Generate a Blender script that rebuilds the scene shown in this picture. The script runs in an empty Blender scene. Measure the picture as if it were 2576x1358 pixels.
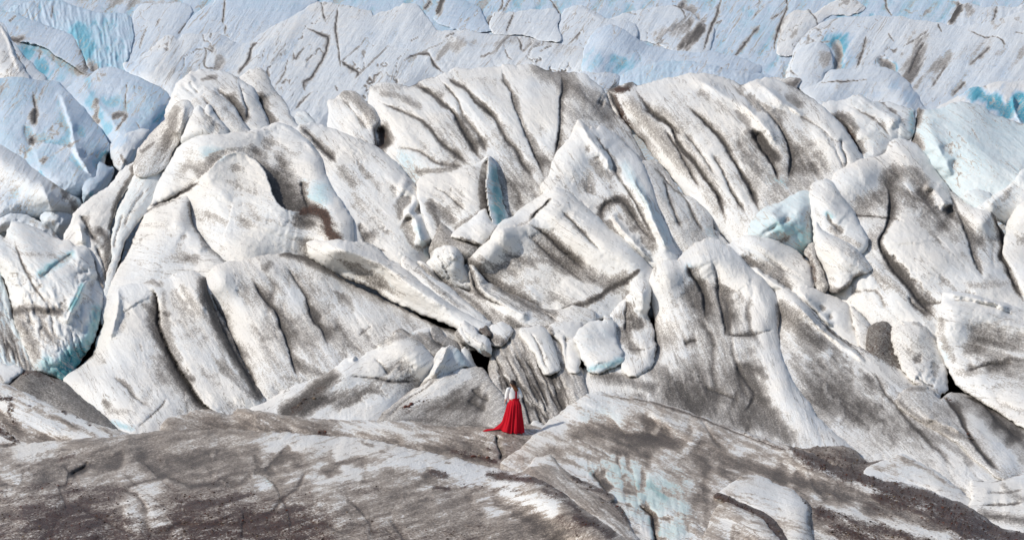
import bpy, math, random
import numpy as np
from mathutils import Vector, Matrix

sc = bpy.context.scene
COL = sc.collection
R = math.radians

# ---------------------------------------------------------------- camera, sky, sun, exposure
CAM_Z = 12.0
K = 0.0127 / 130.0                      # tangent of the view angle per unit of plan width (2576 units across)
cam_d = bpy.data.cameras.new('camera')
cam_d.sensor_width = 36.0
cam_d.lens = 18.0 / (1288 * K)
cam_d.clip_start = 1.0
cam_d.clip_end = 5000.0
cam = bpy.data.objects.new('camera', cam_d)
COL.objects.link(cam)
cam.location = (0, 0, CAM_Z)
cam.rotation_euler = (R(90), 0, 0)
sc.camera = cam

SUN_EL, SUN_AZ = 38.0, -112.0           # azimuth clockwise from +Y (view direction): behind the camera, to its left
world = bpy.data.worlds.new('World')
sc.world = world
world.use_nodes = True
wn = world.node_tree
bgn = wn.nodes['Background']
sky = wn.nodes.new('ShaderNodeTexSky')
sky.sky_type = 'NISHITA'
sky.sun_disc = False
sky.sun_elevation = R(SUN_EL)
sky.sun_rotation = R(SUN_AZ)
wn.links.new(sky.outputs[0], bgn.inputs[0])
bgn.inputs[1].default_value = 0.11
sl = bpy.data.lights.new('sun', 'SUN')
sl.energy = 3.25
sl.angle = R(0.6)
sl.color = (1.0, 0.945, 0.86)
sun = bpy.data.objects.new('sun', sl)
COL.objects.link(sun)
sdir = Vector((math.sin(R(SUN_AZ)) * math.cos(R(SUN_EL)), math.cos(R(SUN_AZ)) * math.cos(R(SUN_EL)), math.sin(R(SUN_EL))))
sun.rotation_euler = sdir.to_track_quat('Z', 'Y').to_euler()
sun.location = (-60, -60, 90)
sc.view_settings.view_transform = 'Standard'
sc.view_settings.look = 'None'
sc.view_settings.gamma = 1.0
sc.view_settings.use_curve_mapping = False
sc.view_settings.exposure = 0.0
sc.cycles.max_bounces = 6
sc.cycles.diffuse_bounces = 3

# ---------------------------------------------------------------- noise and survey helpers
_rng = np.random.RandomState(7)
_TAB = _rng.rand(256, 256).astype(np.float32)


def vnoise(x, y, seed=0):
    x = x + seed * 17.31
    y = y + seed * 9.77
    xi = np.floor(x).astype(np.int64)
    yi = np.floor(y).astype(np.int64)
    fx = (x - xi).astype(np.float32)
    fy = (y - yi).astype(np.float32)
    fx = fx * fx * fx * (fx * (fx * 6 - 15) + 10)
    fy = fy * fy * fy * (fy * (fy * 6 - 15) + 10)
    a = _TAB[xi & 255, yi & 255]
    b = _TAB[(xi + 1) & 255, yi & 255]
    c = _TAB[xi & 255, (yi + 1) & 255]
    d = _TAB[(xi + 1) & 255, (yi + 1) & 255]
    return (a * (1 - fx) + b * fx) * (1 - fy) + (c * (1 - fx) + d * fx) * fy - 0.5


def fbm(x, y, seed=0, octv=4, gain=0.5):
    s = 0
    a = 1.0
    for i in range(octv):
        s = s + a * vnoise(x * 2.03 ** i, y * 2.03 ** i, seed + i * 3)
        a *= gain
    return s


OFF = {'P': (0, 0, 1), 'T1': (0, 0, .3458), 'T2': (858.7, 0, .3458), 'T3': (1717.3, 0, .3458),
       'T4': (0, 442.7, .3458), 'T5': (858.7, 442.7, .3458), 'T6': (1717.3, 442.7, .3458),
       'R1': (1288, 0, .5), 'B1': (0, 888.2, .3458), 'B2': (858.7, 888.2, .3458), 'B3': (1717.3, 888.2, .3458)}


def pts(s):
    """survey string: sheet name followed by x y pairs, sheets may change midway"""
    if not isinstance(s, str):
        return np.array(s, float)
    off = OFF['P']
    out = []
    num = []
    for w in s.split():
        if w in OFF:
            off = OFF[w]
            continue
        num.append(float(w))
        if len(num) == 2:
            out.append((off[0] + off[2] * num[0], off[1] + off[2] * num[1]))
            num = []
    return np.array(out)


def smooth(p, closed, n=4):
    m = len(p)
    if m < 3:
        return p
    out = []
    rng = range(m) if closed else range(m - 1)
    for i in rng:
        if closed:
            a, b, c, d = p[(i - 1) % m], p[i], p[(i + 1) % m], p[(i + 2) % m]
        else:
            a, b, c, d = p[max(i - 1, 0)], p[i], p[i + 1], p[min(i + 2, m - 1)]
        for k in range(n):
            t = k / n
            out.append(0.5 * ((2 * b) + (c - a) * t + (2 * a - 5 * b + 4 * c - d) * t * t + (3 * b - a - 3 * c + d) * t ** 3))
    if not closed:
        out.append(p[-1])
    return np.array(out)


def polydist(U, V, p):
    """distance, side (+ = to the right when walking the line on the plan) and position 0..1 along an open line"""
    best = np.full(U.shape, 1e9, np.float32)
    side = np.zeros(U.shape, np.float32)
    pos = np.zeros(U.shape, np.float32)
    L = np.hypot(*(p[1:] - p[:-1]).T)
    tot = max(L.sum(), 1e-6)
    acc = 0
    for i in range(len(p) - 1):
        ax, ay = p[i]
        dx, dy = p[i + 1] - p[i]
        l2 = dx * dx + dy * dy
        if l2 < 1e-9:
            continue
        px = U - ax
        py = V - ay
        t = np.clip((px * dx + py * dy) / l2, 0, 1)
        ex = px - t * dx
        ey = py - t * dy
        d = np.sqrt(ex * ex + ey * ey)
        m = d < best
        best = np.where(m, d, best)
        side = np.where(m, np.sign(dx * py - dy * px), side)
        pos = np.where(m, (acc + t * L[i]) / tot, pos)
        acc += L[i]
    return best, side, pos


def inside(U, V, p):
    c = np.zeros(U.shape, bool)
    n = len(p)
    for i in range(n):
        x0, y0 = p[i]
        x1, y1 = p[(i + 1) % n]
        if y0 == y1:
            continue
        m = (y0 > V) != (y1 > V)
        c ^= m & (U < (x1 - x0) * (V - y0) / (y1 - y0) + x0)
    return c


def worley(x, y, seed):
    xi, yi = np.floor(x), np.floor(y)
    f1 = np.full(x.shape, 9.0, np.float32)
    f2 = f1.copy()
    hx = np.zeros_like(f1)
    dx = np.zeros_like(f1)
    dy = np.zeros_like(f1)
    for i in (-1, 0, 1):
        for j in (-1, 0, 1):
            ci = (xi + i).astype(np.int64)
            cj = (yi + j).astype(np.int64)
            rx = _TAB[(ci + seed * 7) & 255, (cj + seed * 13) & 255]
            ry = _TAB[(ci + seed * 29 + 91) & 255, (cj + seed * 3 + 57) & 255]
            ex = x - (ci + rx)
            ey = y - (cj + ry)
            d = ex * ex + ey * ey
            m = d < f1
            f2 = np.where(m, f1, np.minimum(f2, d))
            f1 = np.where(m, d, f1)
            hx = np.where(m, _TAB[(ci * 5 + seed) & 255, (cj * 3 + seed * 11) & 255], hx)
            dx = np.where(m, ex, dx)
            dy = np.where(m, ey, dy)
    return np.sqrt(f1), np.sqrt(f2), hx, dx, dy


def blur(a, r):
    """three box passes, edge padded"""
    r = int(max(1, r))
    for _ in range(2):
        for ax in (0, 1):
            b = np.pad(a, [(r + 1, r) if i == ax else (0, 0) for i in (0, 1)], mode='reflect', reflect_type='odd').cumsum(axis=ax)
            n = a.shape[ax]
            hi = np.take(b, range(2 * r + 1, 2 * r + 1 + n), axis=ax)
            lo = np.take(b, range(0, n), axis=ax)
            a = (hi - lo) / (2 * r + 1)
    return a


def sstep(a, b, x):
    t = np.clip((x - a) / (b - a), 0, 1)
    return t * t * (3 - 2 * t)


NEAR_V = np.array([-100, 0, 200, 400, 600, 800, 1000, 1085, 1100, 1250, 1400, 1500.])
NEAR_D = np.array([160, 157, 151.5, 147, 143, 138.5, 133.5, 130.2, 129.4, 122, 116, 113.])
FAR_V = np.array([-120, -60, 0, 150, 300, 420, 550, 700])
FAR_D = np.array([225, 214, 203, 182, 168, 160, 155, 151.])


def base_depth(v, prof):
    xv, xd = (NEAR_V, NEAR_D) if prof == 'n' else (FAR_V, FAR_D)
    v = np.asarray(v, float)
    if v.ndim == 2:                                       # same along a row
        return np.repeat(base_depth(v[:, 0], prof)[:, None], v.shape[1], 1)
    return sum(np.interp(v + s, xv, xd) for s in range(-70, 71, 10)) / 15


def world_pos(u, v, d):
    return np.stack([(u - 1288) * K * d, d, (679 - v) * K * d + CAM_Z], -1)


def tag(o, label, cat, group=None, kind=None):
    if label:
        o['label'] = label
    if cat:
        o['category'] = cat
    if group:
        o['group'] = group
    if kind:
        o['kind'] = kind
    return o


# ---------------------------------------------------------------- materials
def ice_material(name, grain=1.0, bump=1.0, stk=0.42, blot=0.16, wet=0.0, warm=(1, 1, 1), tints=((0.60, 0.72, 0.76), (0.36, 0.58, 0.61), (0.07, 0.27, 0.31))):
    m = bpy.data.materials.new(name)
    m.use_nodes = True
    nt = m.node_tree
    N, L = nt.nodes, nt.links
    bs = N['Principled BSDF']

    def math_(op, a, b=None, c=None, clamp=False):
        n = N.new('ShaderNodeMath')
        n.operation = op
        n.use_clamp = clamp
        for i, x in enumerate((a, b, c)):
            if x is None:
                continue
            if isinstance(x, (int, float)):
                n.inputs[i].default_value = x
            else:
                L.new(x, n.inputs[i])
        return n.outputs[0]

    def noise(vec, scale, detail=5, rough=0.6, dist=0.0):
        n = N.new('ShaderNodeTexNoise')
        n.inputs['Scale'].default_value = scale
        n.inputs['Detail'].default_value = detail
        n.inputs['Roughness'].default_value = rough
        n.inputs['Distortion'].default_value = dist
        L.new(vec, n.inputs['Vector'])
        return n.outputs['Fac']

    def vscale(vec, s):
        n = N.new('ShaderNodeVectorMath')
        n.operation = 'MULTIPLY'
        L.new(vec, n.inputs[0])
        n.inputs[1].default_value = s
        return n.outputs[0]

    def ramp(x, a, b, lo=0.0, hi=1.0):
        n = N.new('ShaderNodeMapRange')
        n.interpolation_type = 'SMOOTHSTEP'
        L.new(x, n.inputs[0])
        n.inputs[1].default_value = a
        n.inputs[2].default_value = b
        n.inputs[3].default_value = lo
        n.inputs[4].default_value = hi
        return n.outputs[0]

    def mix(f, a, b):
        n = N.new('ShaderNodeMix')
        n.data_type = 'RGBA'
        L.new(f, n.inputs[0])
        for i, x in ((6, a), (7, b)):
            if isinstance(x, tuple):
                n.inputs[i].default_value = (*x, 1)
            else:
                L.new(x, n.inputs[i])
        return n.outputs[2]

    at = N.new('ShaderNodeAttribute')
    at.attribute_name = 'ice'
    sep = N.new('ShaderNodeSeparateColor')
    L.new(at.outputs['Color'], sep.inputs[0])
    dirt, blue, soil = sep.outputs
    fl = N.new('ShaderNodeAttribute')
    fl.attribute_name = 'flow'
    flow = fl.outputs['Vector']
    geo = N.new('ShaderNodeNewGeometry')
    pos = geo.outputs['Position']
    streak = noise(vscale(flow, (1.1 / grain, 6.5 / grain, 1)), 1.0, 7, 0.68, 0.3)
    hair = noise(vscale(flow, (1.6 / grain, 26 / grain, 1)), 1.0, 5, 0.7)
    fine = noise(pos, 16.0 / grain, 5, 0.75)
    mid = noise(pos, 2.2 / grain, 6, 0.65)
    big = noise(pos, 0.35 / grain, 4, 0.6)
    vein = noise(vscale(flow, (0.35 / grain, 2.4 / grain, 1)), 1.0, 4, 0.6, 0.6)
    vgate = noise(vscale(flow, (0.25 / grain, 0.5 / grain, 3)), 1.0, 2, 0.5)
    vl = math_('MULTIPLY', ramp(math_('ABSOLUTE', math_('SUBTRACT', vein, 0.5)), 0.0, 0.014, 1.0, 0.0), ramp(vgate, 0.44, 0.56))
    # dirt amount broken up by streaks and grain
    x = math_('MULTIPLY_ADD', math_('SUBTRACT', streak, 0.5), stk, dirt)
    x = math_('ADD', math_('MULTIPLY', math_('SUBTRACT', fine, 0.5), math_('MULTIPLY_ADD', dirt, 2.2, 0.75)), x)
    x = math_('MULTIPLY_ADD', math_('SUBTRACT', mid, 0.5), blot, x)
    x = math_('MULTIPLY_ADD', math_('SUBTRACT', hair, 0.5), 0.35, x)
    x = math_('MULTIPLY_ADD', vl, 0.22, x)
    dm = math_('SUBTRACT', 1.0, math_('POWER', 2.71828, math_('MULTIPLY', math_('MAXIMUM', math_('SUBTRACT', x, 0.03), 0.0), -1.9)))
    s = math_('MULTIPLY_ADD', math_('SUBTRACT', streak, 0.5), 1.1, soil)
    s = math_('MULTIPLY_ADD', math_('SUBTRACT', fine, 0.5), 2.0, s)
    s = math_('MULTIPLY_ADD', math_('SUBTRACT', mid, 0.5), 0.7, s)
    sm = ramp(s, 0.38, 0.85)
    sgate = ramp(soil, 0.02, 0.2)
    sm = math_('MULTIPLY', sm, sgate)
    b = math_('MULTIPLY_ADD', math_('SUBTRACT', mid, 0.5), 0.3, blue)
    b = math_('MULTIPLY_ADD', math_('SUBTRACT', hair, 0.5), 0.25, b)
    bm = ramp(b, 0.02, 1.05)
    clean = mix(ramp(big, 0.35, 0.65), (0.82, 0.79, 0.745), (0.80, 0.805, 0.80))
    bl = N.new('ShaderNodeValToRGB')
    cr = bl.color_ramp
    cr.elements[0].position = 0.0
    cr.elements[0].color = (0.80, 0.81, 0.805, 1)
    cr.elements[1].position = 1.0
    cr.elements[1].color = (*tints[2], 1)
    e = cr.elements.new(0.3)
    e.color = (*tints[0], 1)
    e = cr.elements.new(0.62)
    e.color = (*tints[1], 1)
    L.new(bm, bl.inputs[0])
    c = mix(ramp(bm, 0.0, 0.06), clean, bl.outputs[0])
    dr = N.new('ShaderNodeValToRGB')
    cr = dr.color_ramp
    cr.elements[0].position = 0.0
    cr.elements[0].color = (0.79, 0.75, 0.69, 1)
    cr.elements[1].position = 1.0
    cr.elements[1].color = (0.030 * warm[0], 0.026 * warm[1], 0.024 * warm[2], 1)
    e = cr.elements.new(0.35)
    e.color = (0.42 * warm[0], 0.39 * warm[1], 0.36 * warm[2], 1)
    e = cr.elements.new(0.68)
    e.color = (0.15 * warm[0], 0.134 * warm[1], 0.12 * warm[2], 1)
    L.new(dm, dr.inputs[0])
    c = mix(ramp(dm, 0.0, 0.25), c, dr.outputs[0])
    soilc = mix(ramp(fine, 0.36, 0.64), (0.018, 0.012, 0.010), (0.12, 0.070, 0.051))
    c = mix(sm, c, soilc)
    L.new(c, bs.inputs['Base Color'])
    rg = math_('MULTIPLY_ADD', dm, 0.3 - wet, 0.5 - wet)
    L.new(rg, bs.inputs['Roughness'])
    bs.inputs['Specular IOR Level'].default_value = 0.3
    h = math_('MULTIPLY_ADD', mid, 0.7, math_('MULTIPLY_ADD', streak, 0.8, math_('MULTIPLY', fine, 0.5)))
    bp = N.new('ShaderNodeBump')
    bp.inputs['Strength'].default_value = 0.55 * bump
    bp.inputs['Distance'].default_value = 0.10 * grain
    L.new(h, bp.inputs['Height'])
    L.new(bp.outputs[0], bs.inputs['Normal'])
    return m


def plain_material(name, col, rough=0.7, var=0.25, scale=20.0, spec=0.3):
    m = bpy.data.materials.new(name)
    m.use_nodes = True
    nt = m.node_tree
    bs = nt.nodes['Principled BSDF']
    n = nt.nodes.new('ShaderNodeTexNoise')
    n.inputs['Scale'].default_value = scale
    n.inputs['Detail'].default_value = 5
    tc = nt.nodes.new('ShaderNodeTexCoord')
    nt.links.new(tc.outputs['Object'], n.inputs['Vector'])
    mx = nt.nodes.new('ShaderNodeMix')
    mx.data_type = 'RGBA'
    nt.links.new(n.outputs['Fac'], mx.inputs[0])
    mx.inputs[6].default_value = (*[c * (1 - var) for c in col], 1)
    mx.inputs[7].default_value = (*[min(1, c * (1 + var)) for c in col], 1)
    nt.links.new(mx.outputs[2], bs.inputs['Base Color'])
    bs.inputs['Roughness'].default_value = rough
    bs.inputs['Specular IOR Level'].default_value = spec
    return m


MAT = {'front': ice_material('grimy_glacier_ice', 1.2, 1.2, 1.3, 0.45, 0.2, (1.0, 0.91, 0.83), ((0.64, 0.73, 0.72), (0.42, 0.57, 0.56), (0.08, 0.25, 0.27))), 'near': ice_material('glacier_ice', 1.0, 1.0), 'far': ice_material('distant_glacier_ice', 1.7, 1.0, 0.3, 0.16, 0.0, (1, 1, 1), ((0.60, 0.69, 0.79), (0.36, 0.61, 0.74), (0.08, 0.38, 0.50)))}

# ---------------------------------------------------------------- ice masses
BLOCKS = {}
ZS = 5.0                                # coarse survey of how far forward the ice already reaches
ZU0, ZV0 = -200.0, -200.0
ZBUF = np.full((360, 620), 1e6)


def settle(U, V, D, ins, gap, step):
    """seat a new body just in front of the ice it leans against"""
    k = 3
    u, v, d, i = U[::k, ::k], V[::k, ::k], D[::k, ::k], ins[::k, ::k]
    zi = np.clip(((v - ZV0) / ZS).astype(int), 0, ZBUF.shape[0] - 1)
    zj = np.clip(((u - ZU0) / ZS).astype(int), 0, ZBUF.shape[1] - 1)
    req = np.where(i, d - (ZBUF[zi, zj] - gap), -1e9)
    req = np.clip(req, 0, 40)
    r = 3
    m = req
    for ax in (0, 1):
        b = np.pad(m, [(r, r) if q == ax else (0, 0) for q in (0, 1)])
        n = m.shape[ax]
        m = np.max([np.take(b, range(s, s + n), axis=ax) for s in range(2 * r + 1)], axis=0)
    m = blur(m, r)
    gy = np.clip(np.arange(U.shape[0]) / k, 0, m.shape[0] - 1.001)
    gx = np.clip(np.arange(U.shape[1]) / k, 0, m.shape[1] - 1.001)
    y0, x0 = gy.astype(int), gx.astype(int)
    y1, x1 = np.minimum(y0 + 1, m.shape[0] - 1), np.minimum(x0 + 1, m.shape[1] - 1)
    fy, fx = (gy - y0)[:, None], (gx - x0)[None]
    up = (m[y0][:, x0] * (1 - fx) + m[y0][:, x1] * fx) * (1 - fy) + (m[y1][:, x0] * (1 - fx) + m[y1][:, x1] * fx) * fy
    D = D - up
    zi = np.clip(((V - ZV0) / ZS).astype(int), 0, ZBUF.shape[0] - 1)[ins]
    zj = np.clip(((U - ZU0) / ZS).astype(int), 0, ZBUF.shape[1] - 1)[ins]
    np.minimum.at(ZBUF, (zi, zj), D[ins])
    return D


GRP = {'b': 'clean blue seracs at the back of the glacier', 'm': 'dirty ice ridges of the icefall',
       'f': 'ice mounds along the front of the glacier', 's': 'small loose ice blocks on the icefall'}
_seed = [11]


def ice_body(name, label, cat, grp, outline, o=0.0, t=1.0, prof='n', A=0.22, w=11, A2=0.9, W=130, dirt=0.1, blue=0.0, soil=0.0,
        ang=35, rough=1.0, flute=0.0, fang=90, cav=1.0, jag=1.0, feats=(), step=2.5, kind=None, thick=6.0, mat=None, st=0.10, gap=0.16, crk=0.0, fold=0.0, fac=0.0):
    """One body of ice standing at its own distance: outline surveyed on the plan, surface swollen towards the viewer,
    grooves, ribs and faults cut into it, sides carried back to give it thickness."""
    _seed[0] += 7
    sd = _seed[0]
    p = smooth(pts(outline), True, 4)
    u0, v0 = p.min(0) - 3 * step
    u1, v1 = p.max(0) + 3 * step
    gu = np.arange(u0, u1 + step, step)
    gv = np.arange(v0, v1 + step, step)
    U, V = np.meshgrid(gu, gv)
    U = U.astype(np.float32)
    V = V.astype(np.float32)
    nx = fbm(U / 38, V / 38, sd, 3, 0.5)
    ny = fbm(U / 38, V / 38, sd + 50, 3, 0.5)
    WU = U + 3.5 * nx * jag
    WV = V + 3.5 * ny * jag
    WU = WU + 2.2 * fbm(U / 7, V / 7, sd + 71, 2)
    WV = WV + 2.2 * fbm(U / 7, V / 7, sd + 74, 2)
    jx = fbm(U / 9, V / 9, sd + 5, 2)
    jy = fbm(U / 9, V / 9, sd + 55, 2)
    WUo = U + jag * (5 * nx + 3.2 * jx)
    WVo = V + jag * (5 * ny + 3.2 * jy)
    dist, _, _ = polydist(WUo, WVo, np.vstack([p, p[:1]]))
    ins = inside(WUo, WVo, p)
    sdf = np.where(ins, dist, -dist)
    mpp = K * base_depth((v0 + v1) / 2, prof)          # metres per plan unit

    vc = (v0 + v1) / 2
    D = base_depth(vc, prof) + t * (base_depth(V, prof) - base_depth(vc, prof)) - o
    e1 = np.clip(sdf / w, 0, 1)
    e2 = np.clip(sdf / W, 0, 1)
    puff = A * (np.sqrt(np.clip(1 - (1 - e1) ** 2, 0, 1)) - np.clip(-sdf / w * 2.5, 0, 2.5)) + (0.92 if prof == 'n' else 2.0) * A2 * blur(1 - (1 - e2) ** 2, 5)
    D = D - puff
    dirtm = np.full(U.shape, dirt, np.float32)
    bluem = np.full(U.shape, blue, np.float32)
    soilm = np.full(U.shape, soil, np.float32)
    ca, sa = math.cos(R(ang)), math.sin(R(ang))
    fs = (WU * ca + WV * sa) * mpp
    ft = (-WU * sa + WV * ca) * mpp
    # natural relief: broad swells, ribs along the flow, small lumps
    rel = 0.30 * fbm(U / 150, V / 150, sd + 20, 2) + 0.14 * (0.35 - 1.6 * np.abs(fbm(fs / 6.5, ft / 1.1, sd + 25, 4, 0.5))) \
        + 0.035 * fbm(U / 14, V / 14, sd + 28, 3, 0.6)
    D = D - rel * rough * (0.75 if prof == 'n' else 1.7)
    if flute:
        cf, sf = math.cos(R(fang)), math.sin(R(fang))
        a1 = (WU * cf + WV * sf)
        a2 = (-WU * sf + WV * cf)
        q = fbm(a2 / 13, a1 / 70, sd + 31, 3)
        D = D - flute * (np.abs(q) * 2.0)
    if fac:                                               # broken faces: tilted facets with open joints between them
        wob = 0.35 * fbm(U / 26, V / 26, sd + 101, 3)
        for sc_, am in ((1.0, 1.0), (2.3, 0.4)):
            k_ = sc_ / (1.0 if prof == 'n' else 1.7)
            w1, w2, hh, wx, wy = worley(fs / 3.4 * k_ + wob, ft / 1.25 * k_ + wob * 1.3, sd + int(sc_ * 10))
            fgt = sstep(-0.05, 0.3, fbm(U / 100, V / 100, sd + 103, 2) + 0.08)
            D = D - fac * am * fgt * ((hh - 0.5) * 0.55 + wx * (hh * 7 % 1 - 0.5) * 1.5 + wy * (hh * 13 % 1 - 0.5) * 1.8)
            jn = np.exp(-(w2 - w1) / 0.03) * fgt * sstep(-0.1, 0.3, fbm(U / 45, V / 45, sd + 107, 2))
            D = D + fac * 0.25 * am * jn
            dirtm = np.maximum(dirtm, jn * am * (0.45 if prof == 'n' else 0.35))
    if crk:                                               # families of fine crevasses along the flow
        cn = np.abs(fbm(fs / 7 + 0.6 * nx, ft / 1.5 + 0.5 * nx, sd + 60, 3, 0.55))
        gate = sstep(0.05, 0.35, fbm(U / 70, V / 70, sd + 63, 2) + crk * 0.25)
        ln = np.exp(-cn / 0.022) * gate
        D = D + min(0.35, crk * 0.7) * ln
        dirtm = np.maximum(dirtm, min(0.7, crk * 1.5) * ln)
        D = D - 1.0 * crk * (0.5 - 1.5 * np.abs(fbm(fs / 9, ft / 2.2, sd + 66, 4, 0.5)))
    if fold:                                              # pressure folds: round crests, sharp grimy valleys
        fq = np.abs(fbm(fs / 11 + 0.9 * fbm(U / 160, V / 160, sd + 80, 2), ft / 1.25 + 0.8 * fbm(U / 130, V / 130, sd + 83, 2), sd + 86, 3, 0.42))
        fg = sstep(-0.15, 0.25, fbm(U / 110, V / 110, sd + 89, 2) + 0.1)
        D = D - fold * fg * np.minimum(fq * 2.2, 0.55) * 1.4
        dirtm = np.maximum(dirtm, (0.5 * np.exp(-fq / 0.012) + 0.30 * np.exp(-fq / 0.06)) * fg * min(1.0, fold * 1.6))
    pat0 = fbm(U / 33, V / 33, sd + 92, 3, 0.6)
    pat1 = fbm(fs / 1.3, ft / 0.22, sd + 95, 4, 0.6)
    wsc = 0.55 if prof == 'f' else 1.0
    for f in feats:
        kd = f[0]
        q = smooth(pts(f[1]), False, 3)
        if kd in 'crs':
            ext = 5.0 * max(f[3], f[4] if len(f) > 4 else f[3], f[6] if len(f) > 6 else 0, f[7] if len(f) > 7 else 0)
        else:
            ext = 3.0 * f[2]
        iu0 = max(int((q[:, 0].min() - ext - u0) / step), 0)
        iu1 = int((q[:, 0].max() + ext - u0) / step) + 2
        iv0 = max(int((q[:, 1].min() - ext - v0) / step), 0)
        iv1 = int((q[:, 1].max() + ext - v0) / step) + 2
        S = (slice(iv0, iv1), slice(iu0, iu1))
        if U[S].size == 0:
            continue
        d, s_, ps = polydist(WU[S], WV[S], q)
        tap = sstep(0, 0.17, ps) * sstep(0, 0.17, 1 - ps) * 0.94 + 0.06
        if kd in 'cr':
            dep, wl, wr = f[2:5]
            vary = 0.45 + 1.1 * (vnoise(ps * 7 + 3.3 * len(q), ps * 0 + sd) + 0.5)
            ww = np.where(s_ > 0, wr, wl) * 0.75 * wsc * vary
            if kd == 'c':
                D[S] += dep * (0.40 * np.exp(-d / (ww * 2.4)) + 0.10 * np.exp(-d / (ww * 0.4))) * tap
                D[S] -= np.where(s_ > 0, 0.22 * dep * sstep(0, ww * 0.6, d) * np.exp(-d / (ww * 2.2)), 0) * tap
            else:
                D[S] -= dep * np.exp(-(d / ww) ** 1.5) * tap
            if len(f) > 5:
                dw = np.where(s_ > 0, f[7], f[6]) * wsc * vary
                dirtm[S] = np.maximum(dirtm[S], f[5] * (1.1 * np.exp(-d / dw * 4.4) * (0.4 + 0.6 * tap) + 0.27 * np.exp(-d / dw * 0.6) * (0.15 + 0.85 * tap)))
        elif kd == 's':                                   # fault: right-hand side stands forward
            dep, ww = f[2:4]
            D[S] -= dep * np.exp(-d / ww) * np.where(s_ > 0, 1, 0) * tap
        else:
            rad, k = f[2:4]
            dh = d
            d = np.maximum(d * (1 + 0.5 * pat0[S]) + rad * (0.28 if prof == 'n' else 1.1) * pat1[S], 0)
            g = np.exp(-(d / rad) ** 2 * 1.3)
            if kd == 'd':
                dirtm[S] = np.maximum(dirtm[S], k * (0.54 * g ** 1.5 + 0.25 * np.exp(-d / rad * 0.9)))
            elif kd == 'w':
                dirtm[S] *= 1 - k * g
                soilm[S] *= 1 - k * g
            elif kd == 'b':
                bluem[S] = np.maximum(bluem[S], k * g)
            elif kd == 'o':
                soilm[S] = np.maximum(soilm[S], k * g)
            elif kd == 'h':                               # hollow
                D[S] += 0.45 * k * np.exp(-(dh / rad) ** 2 * 1.3)
            elif kd == 'f':                               # melt flutes and scallops
                cf, sf = math.cos(R(f[4])), math.sin(R(f[4]))
                a1 = WU[S] * cf + WV[S] * sf
                a2 = -WU[S] * sf + WV[S] * cf
                D[S] += f[3] * np.exp(-(dh / rad) ** 4) * (0.45 - 2.2 * np.abs(fbm(a2 / 17, a1 / f[5], sd + 98, 3, 0.45)))
            elif kd == 'k':                               # knob
                D[S] -= k * np.exp(-(dh / rad) ** 2 * 1.3)
    D = settle(U, V, D, ins, gap, step)
    # silt settles where the surface is hollow and on the ledges
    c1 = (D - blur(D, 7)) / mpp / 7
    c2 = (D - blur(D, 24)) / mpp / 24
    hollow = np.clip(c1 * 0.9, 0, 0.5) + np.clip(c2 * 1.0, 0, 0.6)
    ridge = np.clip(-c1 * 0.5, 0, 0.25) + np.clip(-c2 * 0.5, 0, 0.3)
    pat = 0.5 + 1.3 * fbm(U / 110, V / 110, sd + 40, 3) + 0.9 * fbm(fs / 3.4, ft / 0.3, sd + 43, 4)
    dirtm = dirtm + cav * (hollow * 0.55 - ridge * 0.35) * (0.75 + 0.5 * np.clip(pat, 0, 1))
    dirtm = dirtm + st * (np.clip(pat, 0, 1.2) - 0.5) * 1.6 * np.clip(dirt * 4, 0.15, 0.8)
    bluem = bluem + 0.10 * fbm(U / 90, V / 90, sd + 46, 3) * np.clip(blue * 4, 0, 1)
    if blue > 0.1 and prof == 'f':                        # clefts tinted bluer, crests whiter: ice colour with recess shade painted in
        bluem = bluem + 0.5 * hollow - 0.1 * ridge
    dirtm = np.clip(dirtm, 0, 1.2)
    soilm = np.clip(soilm, 0, 1.2)
    bluem = np.clip(bluem, 0, 1.1)

    # mesh: cells with all corners inside or close by, border corners pulled on to the outline
    gy, gx = np.gradient(sdf, step)
    gl = gx * gx + gy * gy + 1e-6
    keepv = sdf > -1.2 * step
    anyin = (ins[:-1, :-1] | ins[1:, :-1] | ins[:-1, 1:] | ins[1:, 1:])
    cell = anyin & keepv[:-1, :-1] & keepv[1:, :-1] & keepv[:-1, 1:] & keepv[1:, 1:]
    mv = np.where(sdf < 0, -sdf / gl, 0)
    mv = np.clip(mv, 0, 1.5 * step)
    U2 = U + gx * mv
    V2 = V + gy * mv
    H, Wd = U.shape
    idx = np.arange(H * Wd).reshape(H, Wd)
    q = np.stack([idx[:-1, :-1][cell], idx[1:, :-1][cell], idx[1:, 1:][cell], idx[:-1, 1:][cell]], -1)
    used = np.unique(q)
    remap = np.full(H * Wd, -1)
    remap[used] = np.arange(len(used))
    q = remap[q]
    xyz = world_pos(U2.ravel()[used].astype(float), V2.ravel()[used].astype(float), D.ravel()[used].astype(float))
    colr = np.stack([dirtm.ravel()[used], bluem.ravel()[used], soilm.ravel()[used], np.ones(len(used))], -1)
    flow = np.stack([fs.ravel()[used], ft.ravel()[used], np.full(len(used), sd * 1.7)], -1)
    # sides: border edges carried back along the view and drawn in, closed by a back
    e = np.concatenate([q[:, [0, 1]], q[:, [1, 2]], q[:, [2, 3]], q[:, [3, 0]]])
    key = np.sort(e, 1)
    k1 = key[:, 0].astype(np.int64) * (len(used) + 1) + key[:, 1]
    _, inv, cnt = np.unique(k1, return_inverse=True, return_counts=True)
    be = e[cnt[inv] == 1]
    bv = np.unique(be)
    bm = np.full(len(used), -1)
    n0 = len(used)
    bm[bv] = np.arange(len(bv)) + n0
    y = xyz[bv][:, 1]
    y2 = y + thick
    bu, bvv = U2.ravel()[used][bv].astype(float), V2.ravel()[used][bv].astype(float)
    back = world_pos(bu, bvv, y2)
    cen = back.mean(0)
    back2 = back.copy()
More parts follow.
